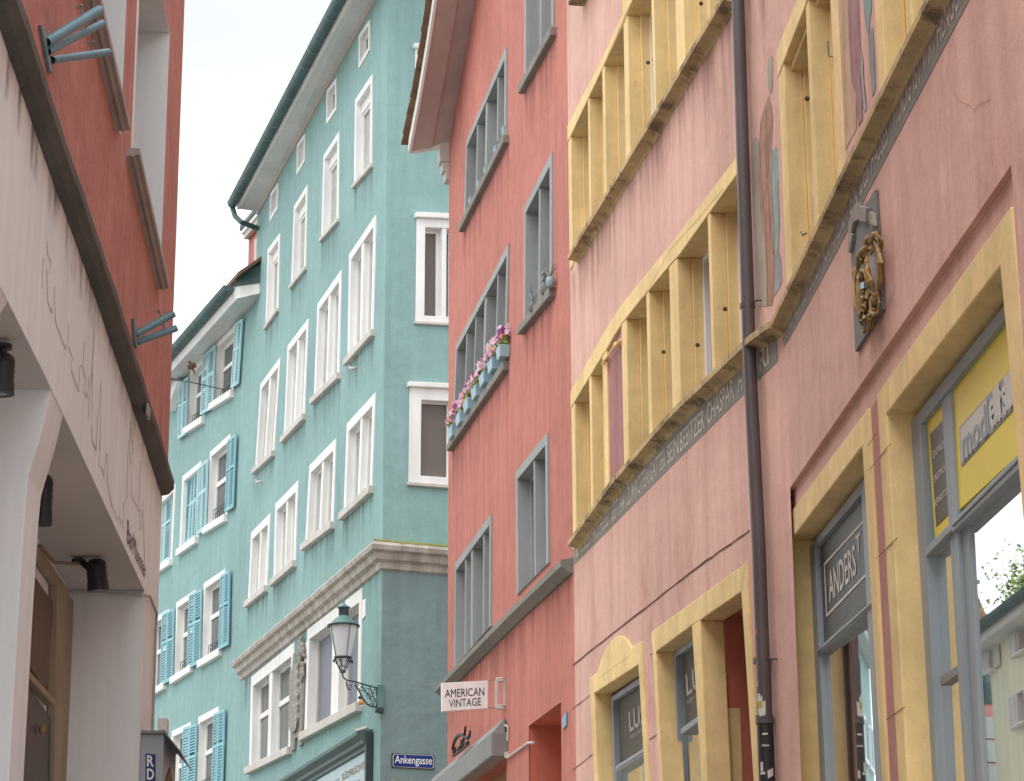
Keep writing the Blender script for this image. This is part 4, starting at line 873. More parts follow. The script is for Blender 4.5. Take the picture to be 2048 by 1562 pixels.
# ------------------------------------------------------------------ teal house: main front T, side T2
teal = thing('teal_house', 'tall teal plaster corner house with white window surrounds and grey eave', 'house', (T.o.x, T.o.y + 5, 2.5))
hT, hT2 = [], []
for px in ([(719, 71.6), (741.3, 38.3), (740.6, 100), (719, 138)], [(654.7, 181.4), (674, 156.5), (673.7, 219.7), (654, 249.7)], [(595.5, 289.6), (611.1, 267.3), (610.4, 323), (594.8, 351)], [(542.2, 387.8), (557.2, 365.5), (555.8, 417.8), (540.9, 443.7)]):
    window(teal, T, px, hT, fw=.085, rev=.12, sill=None, bottom=.085, sashw=.04)
for px in ([(712.3, 199.7), (746.3, 148.1), (745, 331), (710, 372)], [(649, 311.3), (679.7, 263), (678.3, 440), (644.5, 479)], [(589.8, 412.8), (616.4, 369.5), (612.8, 536.6), (584, 573)], [(537.2, 499.3), (561.2, 466), (557.2, 620), (532.5, 655)]):
    window(teal, T, px, hT, fw=.12, rev=.14, pane='netcurtain', box=.13, sproj=.06, sh=.08, drip=('rainstain', .75))
for px in ([(700.3, 509.3), (753.6, 429.4), (747.9, 665), (697, 722)], [(637.1, 608.2), (684.3, 540), (679.7, 751), (629.7, 800)], [(577.1, 691.4), (618.8, 636.5), (610.4, 833), (569.2, 878)], [(522.6, 768), (562.2, 714), (549.2, 906), (511.6, 941)]):
    window(teal, T, px, hT, fw=.15, rev=.13, pane='netcurtain', mulls=[(.5, .16)], sproj=.085, sh=.12, sext=.08, drip=('rainstain', .75))
for px in ([(695.7, 847.9), (752.9, 784.6), (745.6, 978), (689, 1030)], [(620.8, 931.1), (673.7, 876.8), (668, 1049), (612, 1092)], [(552.5, 1007.7), (597.8, 961), (592, 1126), (548.6, 1164)], [(504.2, 1065), (542, 1026.6), (535.3, 1176), (497.5, 1207)]):
    window(teal, T, px, hT, fw=.17, rev=.14, pane='netcurtain', mulls=[(.52, .14)], sproj=.095, sh=.13, sext=.08, drip=('rainstain', .75))
g1 = window(teal, T, [(504.2, 1354), (590.4, 1284), (583.7, 1499), (500, 1540)], hT, fw=.22, rev=.17, transom=.38, mulls=[(.47, .3)], sproj=.11, sh=.14, sext=.06)
g2 = window(teal, T, [(617, 1259), (726.4, 1175.4), (722.4, 1411), (610.5, 1471)], hT, fw=.2, rev=.18, mulls=[(.55, .55)], sproj=.11, sh=.15, sext=.06, pane='bluecurtain', sash='offwhite')
for px in ([(726.5, 1200), (733, 1198), (732, 1232), (726, 1240)], [(612, 1286), (617, 1282), (615, 1325), (610.5, 1329)]): G().prism(T, T.q(px), 0, .018).obj('surround_ear', teal, 'white', bev=.004)
# upper side-face windows
wt1 = window(teal, T2, [(833, 437), (925, 441), (925, 650), (830.5, 645)], hT2, fw=.15, rev=.18, mulls=[(.66, .08)], sill='offwhite', sproj=.05, sh=.05, sext=.03, pane='curtain', bottom=.12, hood=.09)
wt2 = window(teal, T2, [(819, 775), (925, 780), (925, 975), (816.5, 967)], hT2, fw=.20, rev=.14, sill='offwhite', sproj=.06, sh=.06, sext=.03, pane='curtain', bottom=.14, hood=.09, sashw=.03)
wt3 = window(teal, T2, [(830, 99), (925, 104), (925, 300), (827, 296)], hT2, fw=.15, rev=.18, sill=None, pane='curtain', hood=.09)
# walls
tl = T.at(500, 1000)[0]; vE = lambda u: vline(T, [(520, 418), (640, 203), (749, 0)])(u)
veT = T.at(520, 418)[1] + .05; veR = T.at(749, 0)[1]
vC = T.at(765, 1100)[1]
G().sheet(T, [(0, -1), (tl, -1), (tl, veT), (0, veR + .1)], hT).obj('wall', teal, 'teal', fix=False)
u2 = 9.
G().sheet(T2, [(0, vC), (u2, vC), (u2, veR + 1.5), (0, veR + .1)], hT2).obj('wall', teal, 'teal', fix=False)
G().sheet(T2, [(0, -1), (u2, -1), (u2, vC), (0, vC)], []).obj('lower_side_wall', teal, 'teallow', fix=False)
# main cornice, mitred round the corner
vc = vline(T, [(470, 1322), (600, 1212), (747, 1086)], .22)
prof = [(0, .10), (.20, .05), (.235, .0), (.215, -.07), (.15, -.10), (.13, -.2), (.06, -.24), (.045, -.33), (0, -.35)]
uEnd = T.at(463, 1335, .22)[0]; vcm = (vc(0) + vc(uEnd)) / 2
secs = []
for u in [uEnd + (0 - uEnd) * k / 8 for k in range(9)]:
    secs.append([T.p(u, vc(u) + dv, w_) if u != 0 else None for w_, dv in prof])
def miter(w_, v):   # intersection of the two offset faces at the corner
    a = T.o + T.n * w_; b = T2.o + T2.n * w_
    d = T.t.x * T2.t.y - T.t.y * T2.t.x; k = ((b - a).x * T2.t.y - (b - a).y * T2.t.x) / d; p = a + T.t * k; return Vector((p.x, p.y, v))
secs[-1] = [miter(w_, vc(0) + dv) for w_, dv in prof]
vr2 = vline(T2, [(768, 1078), (886, 1090)], .2)
secs += [[T2.p(u, vc(0) + dv, w_) for w_, dv in prof] for u in (1.2, 3.)]
g = G()
for a, b in zip(secs, secs[1:]): g.loops(a, b, False)
g.face(secs[0]); g.obj('cornice', teal, 'cornice')
g = G(); mt = secs[-3:]
for a, b in zip(mt, mt[1:]):
    x = [a[0], b[0], b[1], a[1]]; g.solid([k + Vector((0, 0, .004)) for k in x], [k + Vector((0, 0, .035)) for k in x])
g.obj('moss_growth', teal, 'moss')
# eave: soffit, bed moulding, fascia, gutter with joints, downpipe
EO = .42
vi_ = vline(T, [(520, 418), (749, 0)]); vo_ = vline(T, [(480, 413), (701, 0)], EO); ua, ub = T.at(517, 420)[0], -1.2
g = G(); g.face([T.p(ua, vi_(ua), .0), T.p(ub, vi_(ub), 0), T.p(ub, vo_(ub), EO), T.p(ua, vo_(ua), EO)]); g.obj('soffit', teal, 'soffit')
g = G(); secs = [[T.p(u, vi_(u) - .07, 0), T.p(u, vi_(u) - .07, .035), T.p(u, vi_(u) - .0, .06), T.p(u, vi_(u) + .02, 0)] for u in (ua, ub)]; g.loops(*secs); g.face(secs[0]); g.obj('bed_moulding', teal, 'brownsoffit')
g = G(); secs = [[T.p(u, vo_(u) - .01, EO - .02), T.p(u, vo_(u) - .02, EO + .03), T.p(u, vo_(u) + .06, EO + .045), T.p(u, vo_(u) + .09, EO + .02), T.p(u, vo_(u) + .22, EO + .06), T.p(u, vo_(u) + .22, EO - .02)] for u in (ua, ub)]; g.loops(*secs); g.face(secs[0]); g.obj('fascia', teal, 'white')
GW = EO + .14; vg = lambda u: vo_(u) + .10
def gutter(pl, us, vf, w_, r, house, joints):
    g = G(); secs = []
    for u in us: secs.append([pl.p(u, vf(u) + r * math.sin(a), w_ + r * math.cos(a)) for a in [math.pi + math.pi * k / 10 for k in range(11)]] + [pl.p(u, vf(u) + .02, w_ + r + .012), pl.p(u, vf(u) + .02, w_ - r)])
    for a, b in zip(secs, secs[1:]): g.loops(a, b)
    g.face(secs[0]); g.face(secs[-1]); go = g.obj('gutter', house, 'gutter', smooth=True)
    for u in joints:
        g = G(); secs = [[pl.p(u + d, vf(u) + r * 1.05 * math.sin(a), w_ + r * 1.05 * math.cos(a)) for a in [math.pi + math.pi * k / 10 for k in range(11)]] for d in (-.02, .02)]
        g.loops(secs[0], secs[1], False); g.obj('gutter_joint', go, 'copper', fix=False)
gutter(T, [ua + .02, ub], vg, GW, .10, teal, [ua - .3 - k * .72 for k in range(18)])
dp = [T.px(465, 415, GW - .02), T.px(470, 432, GW - .04), T.px(482, 444, GW - .12), T.px(500, 451, .2), T.px(516, 457, .02)]
G().tube(dp, .055, 12).obj('downpipe', teal, 'gutter', smooth=True)
# roof
g = G(); rr_ = [T.p(ua, vo_(ua) + .2, EO + .05), T.p(ub, vo_(ub) + .2, EO + .05), T.p(ub, vo_(ub) + 4.5, -6), T.p(ua, vo_(ua) + 4.5, -6)]; g.solid([p for p in rr_], [p + Vector((0, 0, .08)) for p in rr_]); g.obj('roof', teal, 'roof')
k = 0; u = ua
while u > ub:
    g = G(); b0 = [T.p(u, vo_(u) + .235, EO + .16), T.p(u - .18, vo_(u) + .235, EO + .16), T.p(u - .18, vo_(u) + .42, EO - .1), T.p(u, vo_(u) + .42, EO - .1)]
    g.solid(b0, [p + Vector((0, 0, .03 + .01 * (k % 2))) for p in b0]); g.obj('roof_tile', teal, 'tile'); u -= .19; k += 1
g = G(); g.face([T.p(tl, -1, 0), T.p(tl, veT, 0), T.p(tl, veT + 3, -6), T.p(tl, -1, -6)]); g.face([T.p(tl, -1, -6), T.p(tl, veT, -6), T2.p(u2, veT, 0), T2.p(u2, -1, 0)]); g.obj('rear_wall', teal, 'teal')
for x, y in ((704, 737), (516, 964)):
    p = T.px(x, y, .08); g = G(); g.ball(p, .06, .03, .035); g.ball(p + Vector((-.05, 0, .035)), .022, .02, .022, seg=8, rg=5); g.tube([p + Vector((.04, 0, 0)), p + Vector((.09, 0, .03))], .014, 6); g.obj('bird_shaped_hook', teal, 'offwhite', smooth=True)
for x, y in ((657.5, 1466), (667.5, 1459.5)):
    g = G(); c = T.px(x, y, .02); g.tube([c + T.t * .03 * math.cos(a) + Vector((0, 0, .03 * math.sin(a))) for a in [k * .6 for k in range(9)]], .006, 5); g.obj('wall_ring', teal, 'offwhite')
# shop sign with moulded head on the teal front
ss = thing('shop_fascia_sign', 'moulded dark teal shop fascia with gold lettering below the teal windows', 'shop sign', T.px(690, 1520))
hv = vline(T, [(535, 1561), (640, 1503), (713, 1463)], .26); vend = T.at(713, 1463, .26); uE2 = vend[0]; uS2 = uE2 + 9
prof2 = [(0, .05), (.26, 0), (.25, -.05), (.16, -.12), (.15, -.17), (.09, -.2), (.08, -.25), (0, -.25)]
hc = hv(uE2)
g = G(); a = [T.p(uE2, hc + dv, w_) for w_, dv in prof2]; b = [T.p(uS2, hc + dv, w_) for w_, dv in prof2]; g.loops(a, b); g.face(a); g.face(b[::-1]); g.obj('moulded_head', ss, 'darkteal')
G().box(T, uE2 + .02, uS2, hc - .95, hc - .25, .0, .045).obj('sign_board', ss, 'signteal', bev=.004)
G().box(T, uE2 - .06, uE2 + .04, hc - 1.6, hc - .0, .0, .12).obj('end_pilaster', ss, 'iron', bev=.01)
G().box(T, uE2 + .04, uS2, hc - 1.02, hc - .95, .0, .09).obj('lower_rail', ss, 'greysill', bev=.008)
v0 = hc - .82; wb = .05
def tb_(s, u0, u1, va, vb, m): text('lettering', ss, m, T, s, [(u0, vb), (u1, vb), (u1, va), (u0, va)], wb, .005)
tb_('SÜDFRÜCHTE', uE2 + 1.95, uE2 + .25, v0 + .30, v0 + .44, 'gold'); tb_('GEMÜSE', uE2 + 1.75, uE2 + .65, v0 + .05, v0 + .20, 'gold')
tb_('OBST', uE2 + 2.75, uE2 + 2.15, v0 + .28, v0 + .38, 'dimletter'); tb_('WEINE', uE2 + 2.8, uE2 + 2.15, v0 + .06, v0 + .15, 'dimletter')
tb_('SCHWARZENBACH', uE2 + 8.0, uE2 + 3.05, v0 + .02, v0 + .44, 'letter')
G().prism(T, T.q([(713, 1458), (737, 1452), (737, 1456), (713, 1463)]), 0, .03).obj('lead_flashing', ss, 'offwhite')
# stone plaque with relief lettering
pq = thing('stone_plaque', 'tall carved stone plaque with relief letters between the teal ground-floor windows', 'plaque', T.px(598, 1390))
z4p = lambda pts: [(560 + x / 6.25, 1260 + y / 6.25) for x, y in pts]
G().prism(T, T.q(z4p([(195, 290), (215, 420), (325, 400), (330, 600), (300, 1300), (300, 1430), (270, 1460), (258, 1400), (250, 1345), (215, 1360), (205, 1500), (170, 1515), (160, 1440), (168, 900), (170, 600)])), .0, .05).obj('slab', pq, 'relief', bev=.01)
qb = T.q(z4p([(185, 500), (275, 440), (275, 1100), (262, 1240), (225, 1290), (185, 1270), (172, 1180)])); G().prism(T, qb, .05, .1).obj('tablet', pq, 'relief', bev=.02)
g = G()
rnd = random.Random(3)
for (x, y, r) in ((265, 110, .05), (258, 170, .07), (275, 190, .08), (240, 215, .07), (255, 250, .09), (285, 240, .08), (270, 280, .1), (240, 300, .08), (250, 340, .08), (255, 370, .085), (285, 440, .07), (285, 490, .07), (278, 540, .07), (275, 590, .06), (272, 620, .05), (300, 320, .06), (182, 560, .04), (178, 640, .05), (250, 400, .07), (175, 690, .03)):
    [g.ball(T.px(*z4p([(x + rnd.uniform(-9, 9), y + rnd.uniform(-18, 18))])[0], .05 + rnd.uniform(0, .03)), r * .5, r * .55, r * rnd.uniform(.5, .9), (T.n, T.t, Vector((0, 0, 1))), 8, 5) for _ in range(4)]
g.obj('carved_figure', pq, 'relief', smooth=True)
for s_, x0, y0, x1, y1, h in (('ZUR', 190, 520, 235, 490, 55), ('ALTEN', 188, 640, 245, 600, 50), ('POST', 178, 770, 262, 700, 80), ('UND', 172, 920, 250, 870, 50), ('GUT', 190, 990, 225, 970, 20), ('1 6 3 0', 178, 1070, 245, 1030, 55), ('T', 180, 1160, 215, 1130, 70)):
    text('relief_lettering', pq, 'offwhite', T, s_, T.q(z4p([(x0, y0), (x1, y1), (x1, y1 + h), (x0, y0 + h)]), .1), .106, .01)
# enamel street name sign and painted words below
sn = thing('street_name_sign', 'blue enamel street name sign reading Ankengasse on the teal side wall', 'street sign', T2.px(825, 1522))
nq = T2.q([(783, 1507), (868, 1510), (868, 1539), (783, 1535)]); G().prism(T2, nq, 0, .02).obj('plate', sn, 'black', bev=.003)
def oct_(q, i, c): return [bil(q, a, b) for a, b in ((i + c, i * 2), (1 - i - c, i * 2), (1 - i, i * 2 + c * 3), (1 - i, 1 - i * 2 - c * 3), (1 - i - c, 1 - i * 2), (i + c, 1 - i * 2), (i, 1 - i * 2 - c * 3), (i, i * 2 + c * 3))]
G().prism(T2, oct_(nq, .02, .035), .02, .022).obj('white_border', sn, 'letter'); G().prism(T2, oct_(nq, .035, .033), .02, .024).obj('blue_field', sn, 'blue')
text('lettering', sn, 'signwhite', T2, 'Ankengasse', sub(nq, .065, .935, .14, .86), .0265, .008)
text('painted_lettering', teal, 'dimletter', T2, 'Rimarkstätte', T2.q([(783, 1556.5), (862, 1560), (862, 1574), (783, 1571)]), .004, .01)
# street lamp on a scrolled bracket at the corner
LP = Pl(T.o, math.atan2(T.n.x, T.n.y), 1)
if LP.n.y > 0: LP.n = -LP.n
sl_ = thing('street_lamp', 'milky glass street lamp on scrolled iron bracket at the teal house corner', 'street lamp', T.px(765, 1400))
zl = lambda x, y: (640 + x / 6.247, 1190 + y / 6.247)
pt = lambda x, y, w_=0: LP.px(*zl(x, y), w_)
G().prism(LP, LP.q([zl(712, 1120), zl(800, 1125), zl(795, 1440), zl(712, 1440)]), -.08, .05).obj('wall_plate', sl_, 'copper', bev=.008)
G().prism(LP, LP.q([zl(690, 1405), zl(795, 1410), zl(785, 1485), zl(690, 1460)]), -.06, .06).obj('plate_foot', sl_, 'iron', bev=.01)
g = G(); g.tube([pt(730, 1165), pt(560, 1120), pt(440, 1085), pt(330, 1060), pt(295, 1035), pt(282, 1000), pt(280, 950)], .012, 8); g.obj('arm', sl_, 'iron', smooth=True)
g = G(); g.tube([pt(440, 1120), pt(490, 1200), pt(530, 1285), pt(590, 1365), pt(660, 1400), pt(700, 1390)], .014, 8); g.obj('brace', sl_, 'iron', smooth=True)
g = G()
for c, r, s0, tn in (((520, 1165), 38, 0, 1), ((600, 1190), 42, 1, 1), ((600, 1260), 40, 2, -1), ((655, 1290), 45, 0, 1), ((680, 1210), 40, 1, -1), ((365, 1150), 34, 0, -1), ((470, 1130), 24, 2, 1), ((645, 1365), 30, 1, 1)):
    g.tube([pt(c[0] + r * (1 - k * .06) * math.cos(s0 + tn * k * .55), c[1] + r * (1 - k * .06) * math.sin(s0 + tn * k * .55)) for k in range(13)], .007, 6)
g.tube([pt(330, 1075), pt(335, 1130), pt(360, 1190), pt(385, 1180)], .012, 6); g.tube([pt(520, 1110), pt(560, 1200), pt(640, 1300)], .008, 6); g.tube([pt(620, 1140), pt(650, 1230), pt(690, 1330), pt(655, 1390)], .009, 6); g.tube([pt(700, 1170), pt(715, 1280), pt(705, 1400)], .01, 6)
g.obj('scrollwork', sl_, 'iron', smooth=True, kind='stuff')
g = G(); c0 = pt(285, 960); sc = lambda d: d / 6.247 / FPX * 38.3
def prof_(l): return [(max(.001, sc(r)), sc(960 - y) * 1.04) for r, y in l]
g.lathe(c0, prof_([(3, 965), (38, 968), (30, 945), (12, 940)]), 16); g.obj('base_cup', sl_, 'iron', smooth=True)
g = G()
for k in range(6):
    a = k * math.pi / 3 + .3; rim = [(28, 955), (48, 920), (70, 870), (92, 825), (100, 790)]
    g.tube([c0 + Vector((math.cos(a) * sc(r), math.sin(a) * sc(r), sc(960 - y) * 1.04)) for r, y in rim], .009, 6); p = c0 + Vector((math.cos(a) * sc(112), math.sin(a) * sc(112), sc(960 - 830))); g.ball(p, .02, .02, .03, seg=6, rg=4)
g.lathe(c0, prof_([(98, 805), (110, 800), (110, 785), (96, 785)]), 20); g.obj('cage', sl_, 'iron', smooth=True)
G().lathe(c0, prof_([(60, 890), (85, 810), (70, 812)]), 16).obj('lower_glass', sl_, 'lampglass', smooth=True)
G().lathe(c0, prof_([(92, 788), (122, 650), (150, 520), (172, 415), (150, 415)]), 28).obj('glass', sl_, 'lampglass', smooth=True)
g = G()
for k in range(4):
    a = k * math.pi / 2 + .55; g.tube([c0 + Vector((math.cos(a) * sc(r), math.sin(a) * sc(r), sc(960 - y) * 1.04)) for r, y in ((98, 786), (178, 415))], .008, 6)
g.obj('glazing_bars', sl_, 'copper', smooth=True)
G().lathe(c0, prof_([(176, 425), (198, 430), (202, 415), (192, 405), (150, 398)]), 28).obj('rim', sl_, 'iron', smooth=True)
G().lathe(c0, prof_([(165, 402), (140, 370), (100, 330), (66, 312), (60, 300), (58, 300)]), 28).obj('hood', sl_, 'copper', smooth=True)
g = G(); g.lathe(c0, prof_([(52, 302), (52, 215)]), 16)
for k in range(10):
    a = k * math.pi / 5; g.tube([c0 + Vector((math.cos(a) * sc(56), math.sin(a) * sc(56), sc(960 - y) * 1.04)) for y in (302, 215)], .006, 5)
g.obj('ventilator', sl_, 'iron', smooth=True)
G().lathe(c0, prof_([(60, 215), (84, 205), (84, 195), (60, 185), (30, 165), (14, 150), (8, 140), (18, 130), (8, 118), (5, 90), (1, 82)]), 20).obj('cap', sl_, 'copper', smooth=True)
am = thing('amber_bulb', 'small amber glass bulb hanging beneath the street lamp bracket', 'bulb', pt(515, 1350))
g = G(); g.ball(pt(515, 1345), .045, .045, .05); g.obj('glass', am, 'bulbamber', smooth=True); G().ball(pt(520, 1385), .03, .03, .035).obj('lower_glass', am, 'lampglass', smooth=True); G().box(LP, *(lambda a, b: (min(a[0], b[0]), max(a[0], b[0]), min(a[1], b[1]), max(a[1], b[1])))(LP.at(*zl(480, 1265)), LP.at(*zl(515, 1300))), -.03, .03).obj('socket', am, 'iron')
# ------------------------------------------------------------------ shuttered house beyond
shut = thing('shuttered_house', 'pale teal house with bright blue louvred shutters at the street bend', 'house', (SH.o.x, SH.o.y + 4, 3.2))
hS = []
def shutter(pl, px, w0=.04, m='bluepaint', parent=None, louv=True, uv=None):
    q = uv or pl.q(px, w0); W, H = size(q); a, b = .05 / W, .06 / H; th = .035
    s0 = G().ring(pl, q, sub(q, a, 1 - a, b, 1 - b), w0, w0 + th, w0)
    s0.prism(pl, sub(q, a, 1 - a, .40, .44), w0, w0 + th); s0.prism(pl, sub(q, .46, .54, b, 1 - b), w0 + .002, w0 + th + .002); so_ = s0.obj('shutter', parent or shut, m)
    g = G(); n = max(10, int(H / .065))
    for i in range(n):
        t = b + (1 - 2 * b) * (i + .5) / n
        if .385 < t < .455: continue
        A0, A1 = bil(q, a, t), bil(q, 1 - a, t); dv = H * (1 - 2 * b) / n * .62
        p0, p1 = pl.p(A0[0], A0[1] - dv * .5, w0 + th * .9), pl.p(A1[0], A1[1] - dv * .5, w0 + th * .9); p2, p3 = pl.p(A1[0], A1[1] + dv * .5, w0 + .004), pl.p(A0[0], A0[1] + dv * .5, w0 + .004)
        g.solid([p0, p1, p2, p3], [p + Vector((0, 0, .012)) for p in (p0, p1, p2, p3)])
    g.obj('louvres', so_, m, kind='stuff'); return so_
def rail_iron(pl, px, win):
    q = pl.q(px, -.02); g = G(); P3 = lambda s, t: pl.p(*bil(q, s, t), -.02)
    for t in (0., .95): g.tube([P3(0, t), P3(1, t)], .009, 5)
    for k in range(7): g.tube([P3(k / 6, 0), P3(k / 6, .95)], .006, 4)
    for k in range(3): g.tube([P3(k / 3, .1), P3(k / 3 + .16, .5), P3(k / 3, .9)], .006, 4); g.tube([P3(k / 3 + .33, .1), P3(k / 3 + .17, .5), P3(k / 3 + .33, .9)], .006, 4)
    g.obj('railing', win, 'iron')
SW = dict(fw=.14, rev=.17, transom=.4, sproj=.10, sh=.16, sext=.03, sill='white')
sw = {}
sw['a2'] = window(shut, SH, [(433.7, 688), (478, 642), (468, 785), (426, 812)], hS, **SW); sw['a1'] = window(shut, SH, [(381.5, 742), (422, 700), (410, 838), (373, 862)], hS, **SW)
sw['b2'] = window(shut, SH, [(421.7, 904), (462.7, 867), (455, 1034), (413, 1060)], hS, **SW); sw['b1'] = window(shut, SH, [(366.4, 953), (404, 921.5), (397, 1078), (360, 1104)], hS, **SW); sw['b0'] = window(shut, SH, [(318, 1000), (352, 968), (345, 1122), (311, 1146)], hS, **SW)
sw['c3'] = window(shut, SH, [(408.9, 1166.7), (450.8, 1138), (444.3, 1302), (403, 1327)], hS, **SW); sw['c2'] = window(shut, SH, [(354.2, 1205), (392.5, 1179.5), (387, 1335), (348, 1360)], hS, **SW); sw['c1'] = window(shut, SH, [(302, 1240), (339, 1218), (333, 1370), (296, 1392)], hS, **SW)
sw['d2'] = window(shut, SH, [(398.4, 1434.4), (438.6, 1413), (433, 1580), (391, 1602)], hS, **SW); sw['d1'] = window(shut, SH, [(345, 1462.8), (382.5, 1444), (376, 1606), (338, 1626)], hS, **SW)
for px, m in (([(472.7, 648), (486.5, 638), (478, 768), (464, 777)], 'palepaint'), ([(408, 712), (432, 690), (427, 817), (403, 830)], 'palepaint'), ([(360, 767), (377.5, 754), (373.5, 869), (357.5, 879)], 'palepaint'),
              ([(458, 881), (474, 867), (468, 1015), (452, 1025)], 'bluepaint'), ([(398, 937), (417.6, 918), (412.5, 1060), (396, 1070)], 'palepaint'),
              ([(443, 1152), (461.3, 1140), (458, 1290), (439.5, 1300)], 'bluepaint'), ([(380.6, 1190), (405, 1178), (402, 1326), (376, 1338)], 'bluepaint'), ([(326.5, 1229), (349.5, 1216), (346.5, 1360), (322.5, 1371)], 'bluepaint'),
              ([(430, 1428), (451.4, 1418), (446, 1580), (425, 1590)], 'bluepaint'), ([(369, 1456), (396, 1447), (390, 1600), (363, 1612)], 'bluepaint')):
    shutter(SH, px, .05, m)
shutter(SH, [(372, 967), (386, 953), (378, 1083), (363, 1094)], -.1, 'bluepaint'); shutter(SH, [(385, 955), (399, 942), (392, 1076), (378, 1086)], -.1, 'palepaint'); shutter(SH, [(322, 1004), (347, 980), (341, 1118), (316, 1136)], -.1, 'palepaint')
rail_iron(SH, [(441, 783), (469, 763), (468, 786), (440, 802)], sw['a2']); rail_iron(SH, [(385, 832), (410, 815), (409, 838), (384, 854)], sw['a1']); rail_iron(SH, [(427, 1021), (453, 1003), (452, 1032), (426, 1048)], sw['b2']); rail_iron(SH, [(417, 1292), (444, 1276), (443, 1301), (416, 1316)], sw['c3']); rail_iron(SH, [(361, 1325), (386, 1312), (385, 1335), (360, 1350)], sw['c2']); rail_iron(SH, [(404, 1562), (434, 1548), (433, 1576), (403, 1592)], sw['d2'])
veS = vline(SH, [(354, 765), (508, 606)]); us0 = SH.at(500, 1000)[0]; tlS = us0 + 46.
qc = SH.q([(408.9, 1166.7), (450.8, 1138), (444.3, 1302), (403, 1327)]); cu = sorted(u for u, v in qc); pit = SH.at(354.2, 1205)[0] - qc[0][0]; wdt = cu[-1] - cu[0]
rows = [SH.at(421.7, 904)[1], qc[0][1], SH.at(398.4, 1434.4)[1]]; hts = size(qc)[1]
for col in range(3, 18):
    for rv in rows:
        if col == 3 and rv == rows[1]: pass
        u0 = cu[0] + pit * col
        if u0 + wdt + .8 > tlS: continue
        window(shut, SH, None, hS, uv=[(u0 + wdt, rv), (u0, rv), (u0, rv - hts), (u0 + wdt, rv - hts)], **SW)
        for d in (-.52, wdt + .04): shutter(SH, None, .05, 'bluepaint', uv=[(u0 + d + .48, rv - .1), (u0 + d, rv - .1), (u0 + d, rv - hts), (u0 + d + .48, rv - hts)])
ueS = SH.at(509, 700)[0]
G().sheet(SH, [(-.01, -1), (tlS, -1), (tlS, veS(0) + .05), (-.01, veS(0) + .05)], hS).obj('wall', shut, 'teal', fix=False)
vs0 = veS(0); EO2 = .45; ue0 = .1; ve0 = lambda u: vs0
vf2 = vline(SH, [(338, 744), (473.7, 601)], EO2); vo0 = (vf2(0) + vf2(5)) / 2
e0 = SH.at(473, 602, EO2)[0]
g = G(); g.face([SH.p(e0 - .5, vs0, 0), SH.p(tlS, vs0, 0), SH.p(tlS, vo0, EO2), SH.p(e0, vo0, EO2)]); g.obj('soffit', shut, 'soffit')
prof3 = [(EO2 - .03, 0), (EO2 + .02, -.02), (EO2 + .04, .09), (EO2 + .06, .12), (EO2 + .05, .2), (EO2 + .08, .26), (EO2 - .03, .26)]
g = G(); a = [SH.p(e0, vo0 + d, w_) for w_, d in prof3]; b = [SH.p(tlS, vo0 + d, w_) for w_, d in prof3]; g.loops(a, b); g.face(a); g.obj('fascia', shut, 'white')
g = G(); f0 = SH.p(e0, vo0, EO2); f1 = SH.p(-.45, vs0 - .0, .0); up = Vector((0, 0, .26)); g.solid([f0, f1, f1 - SH.t * .05, f0 - SH.t * .05], [f0 + up, f1 + up, f1 - SH.t * .05 + up, f0 - SH.t * .05 + up]); g.obj('eave_return', shut, 'white')
g = G(); g.solid([f0 + up, f1 + up, f1 - SH.t * .08 + up, f0 - SH.t * .08 + up], [f0 + up * 2.1, f1 + up * 2.6, f1 - SH.t * .08 + up * 2.6, f0 - SH.t * .08 + up * 2.1]); g.obj('eave_flashing', shut, 'gutter')
gutter(SH, [e0 - .02, tlS], lambda u: vo0 + .24, EO2 + .17, .11, shut, [e0 + .4 + k * .75 for k in range(16)])
g = G(); rr_ = [SH.p(-.6, vo0 + .36, EO2 + .1), SH.p(tlS, vo0 + .36, EO2 + .1), SH.p(tlS, vo0 + 5, -5), SH.p(-.6, vo0 + 5, -5)]; g.solid(rr_, [p + Vector((0, 0, .08)) for p in rr_]); g.obj('roof', shut, 'roof')
# white curved kneeler at the far eave end and dormer beside the teal house
kn = SH.q([(338, 757), (355, 760), (350, 775), (344, 790), (339, 806), (336, 820), (330, 822), (330, 757)], .2); G().prism(SH, kn, .0, .2).obj('kneeler', shut, 'white', bev=.01)
DP = -.4
dq = lambda pts: SH.q([(440 + x / 6.007, 360 + y / 6.007) for x, y in pts], DP)
dm = G().prism(SH, dq([(345, 660), (470, 540), (480, 1130), (335, 1130)]), DP - 1.5, DP).obj('dormer', shut, 'purple')
G().prism(SH, dq([(395, 700), (470, 630), (470, 1060), (388, 1100)]), DP - .1, DP + .004).obj('dormer_window', dm, 'doorred')
g = G(); g.prism(SH, dq([(440, 720), (478, 690), (478, 1060), (436, 1090)]), DP, DP + .05); g.obj('dormer_shutter', dm, 'offwhite')
for a, b, ww, m in (((235, 560), (440, 345), .5, 'gutter'), ((255, 605), (470, 375), .42, 'white'), ((285, 660), (470, 460), .3, 'offwhite'), ((335, 665), (470, 540), .12, 'purple')):
    q = [(440 + a[0] / 6.007, 360 + a[1] / 6.007), (440 + b[0] / 6.007, 360 + b[1] / 6.007)]; (ua_, va_), (ub_, vb2) = SH.q(q, DP + ww * .4); vm_ = va_
    G().box(SH, ub_ - .6, ua_, vm_ - .1, vm_ + .02, DP - 1.2, DP + ww * .4).obj('dormer_eave', dm, m, bev=.01)
G().prism(SH, dq([(180, 1210), (460, 1060), (465, 1140), (185, 1300)]), DP - .5, DP + .02).obj('dormer_base', dm, 'brownsoffit')
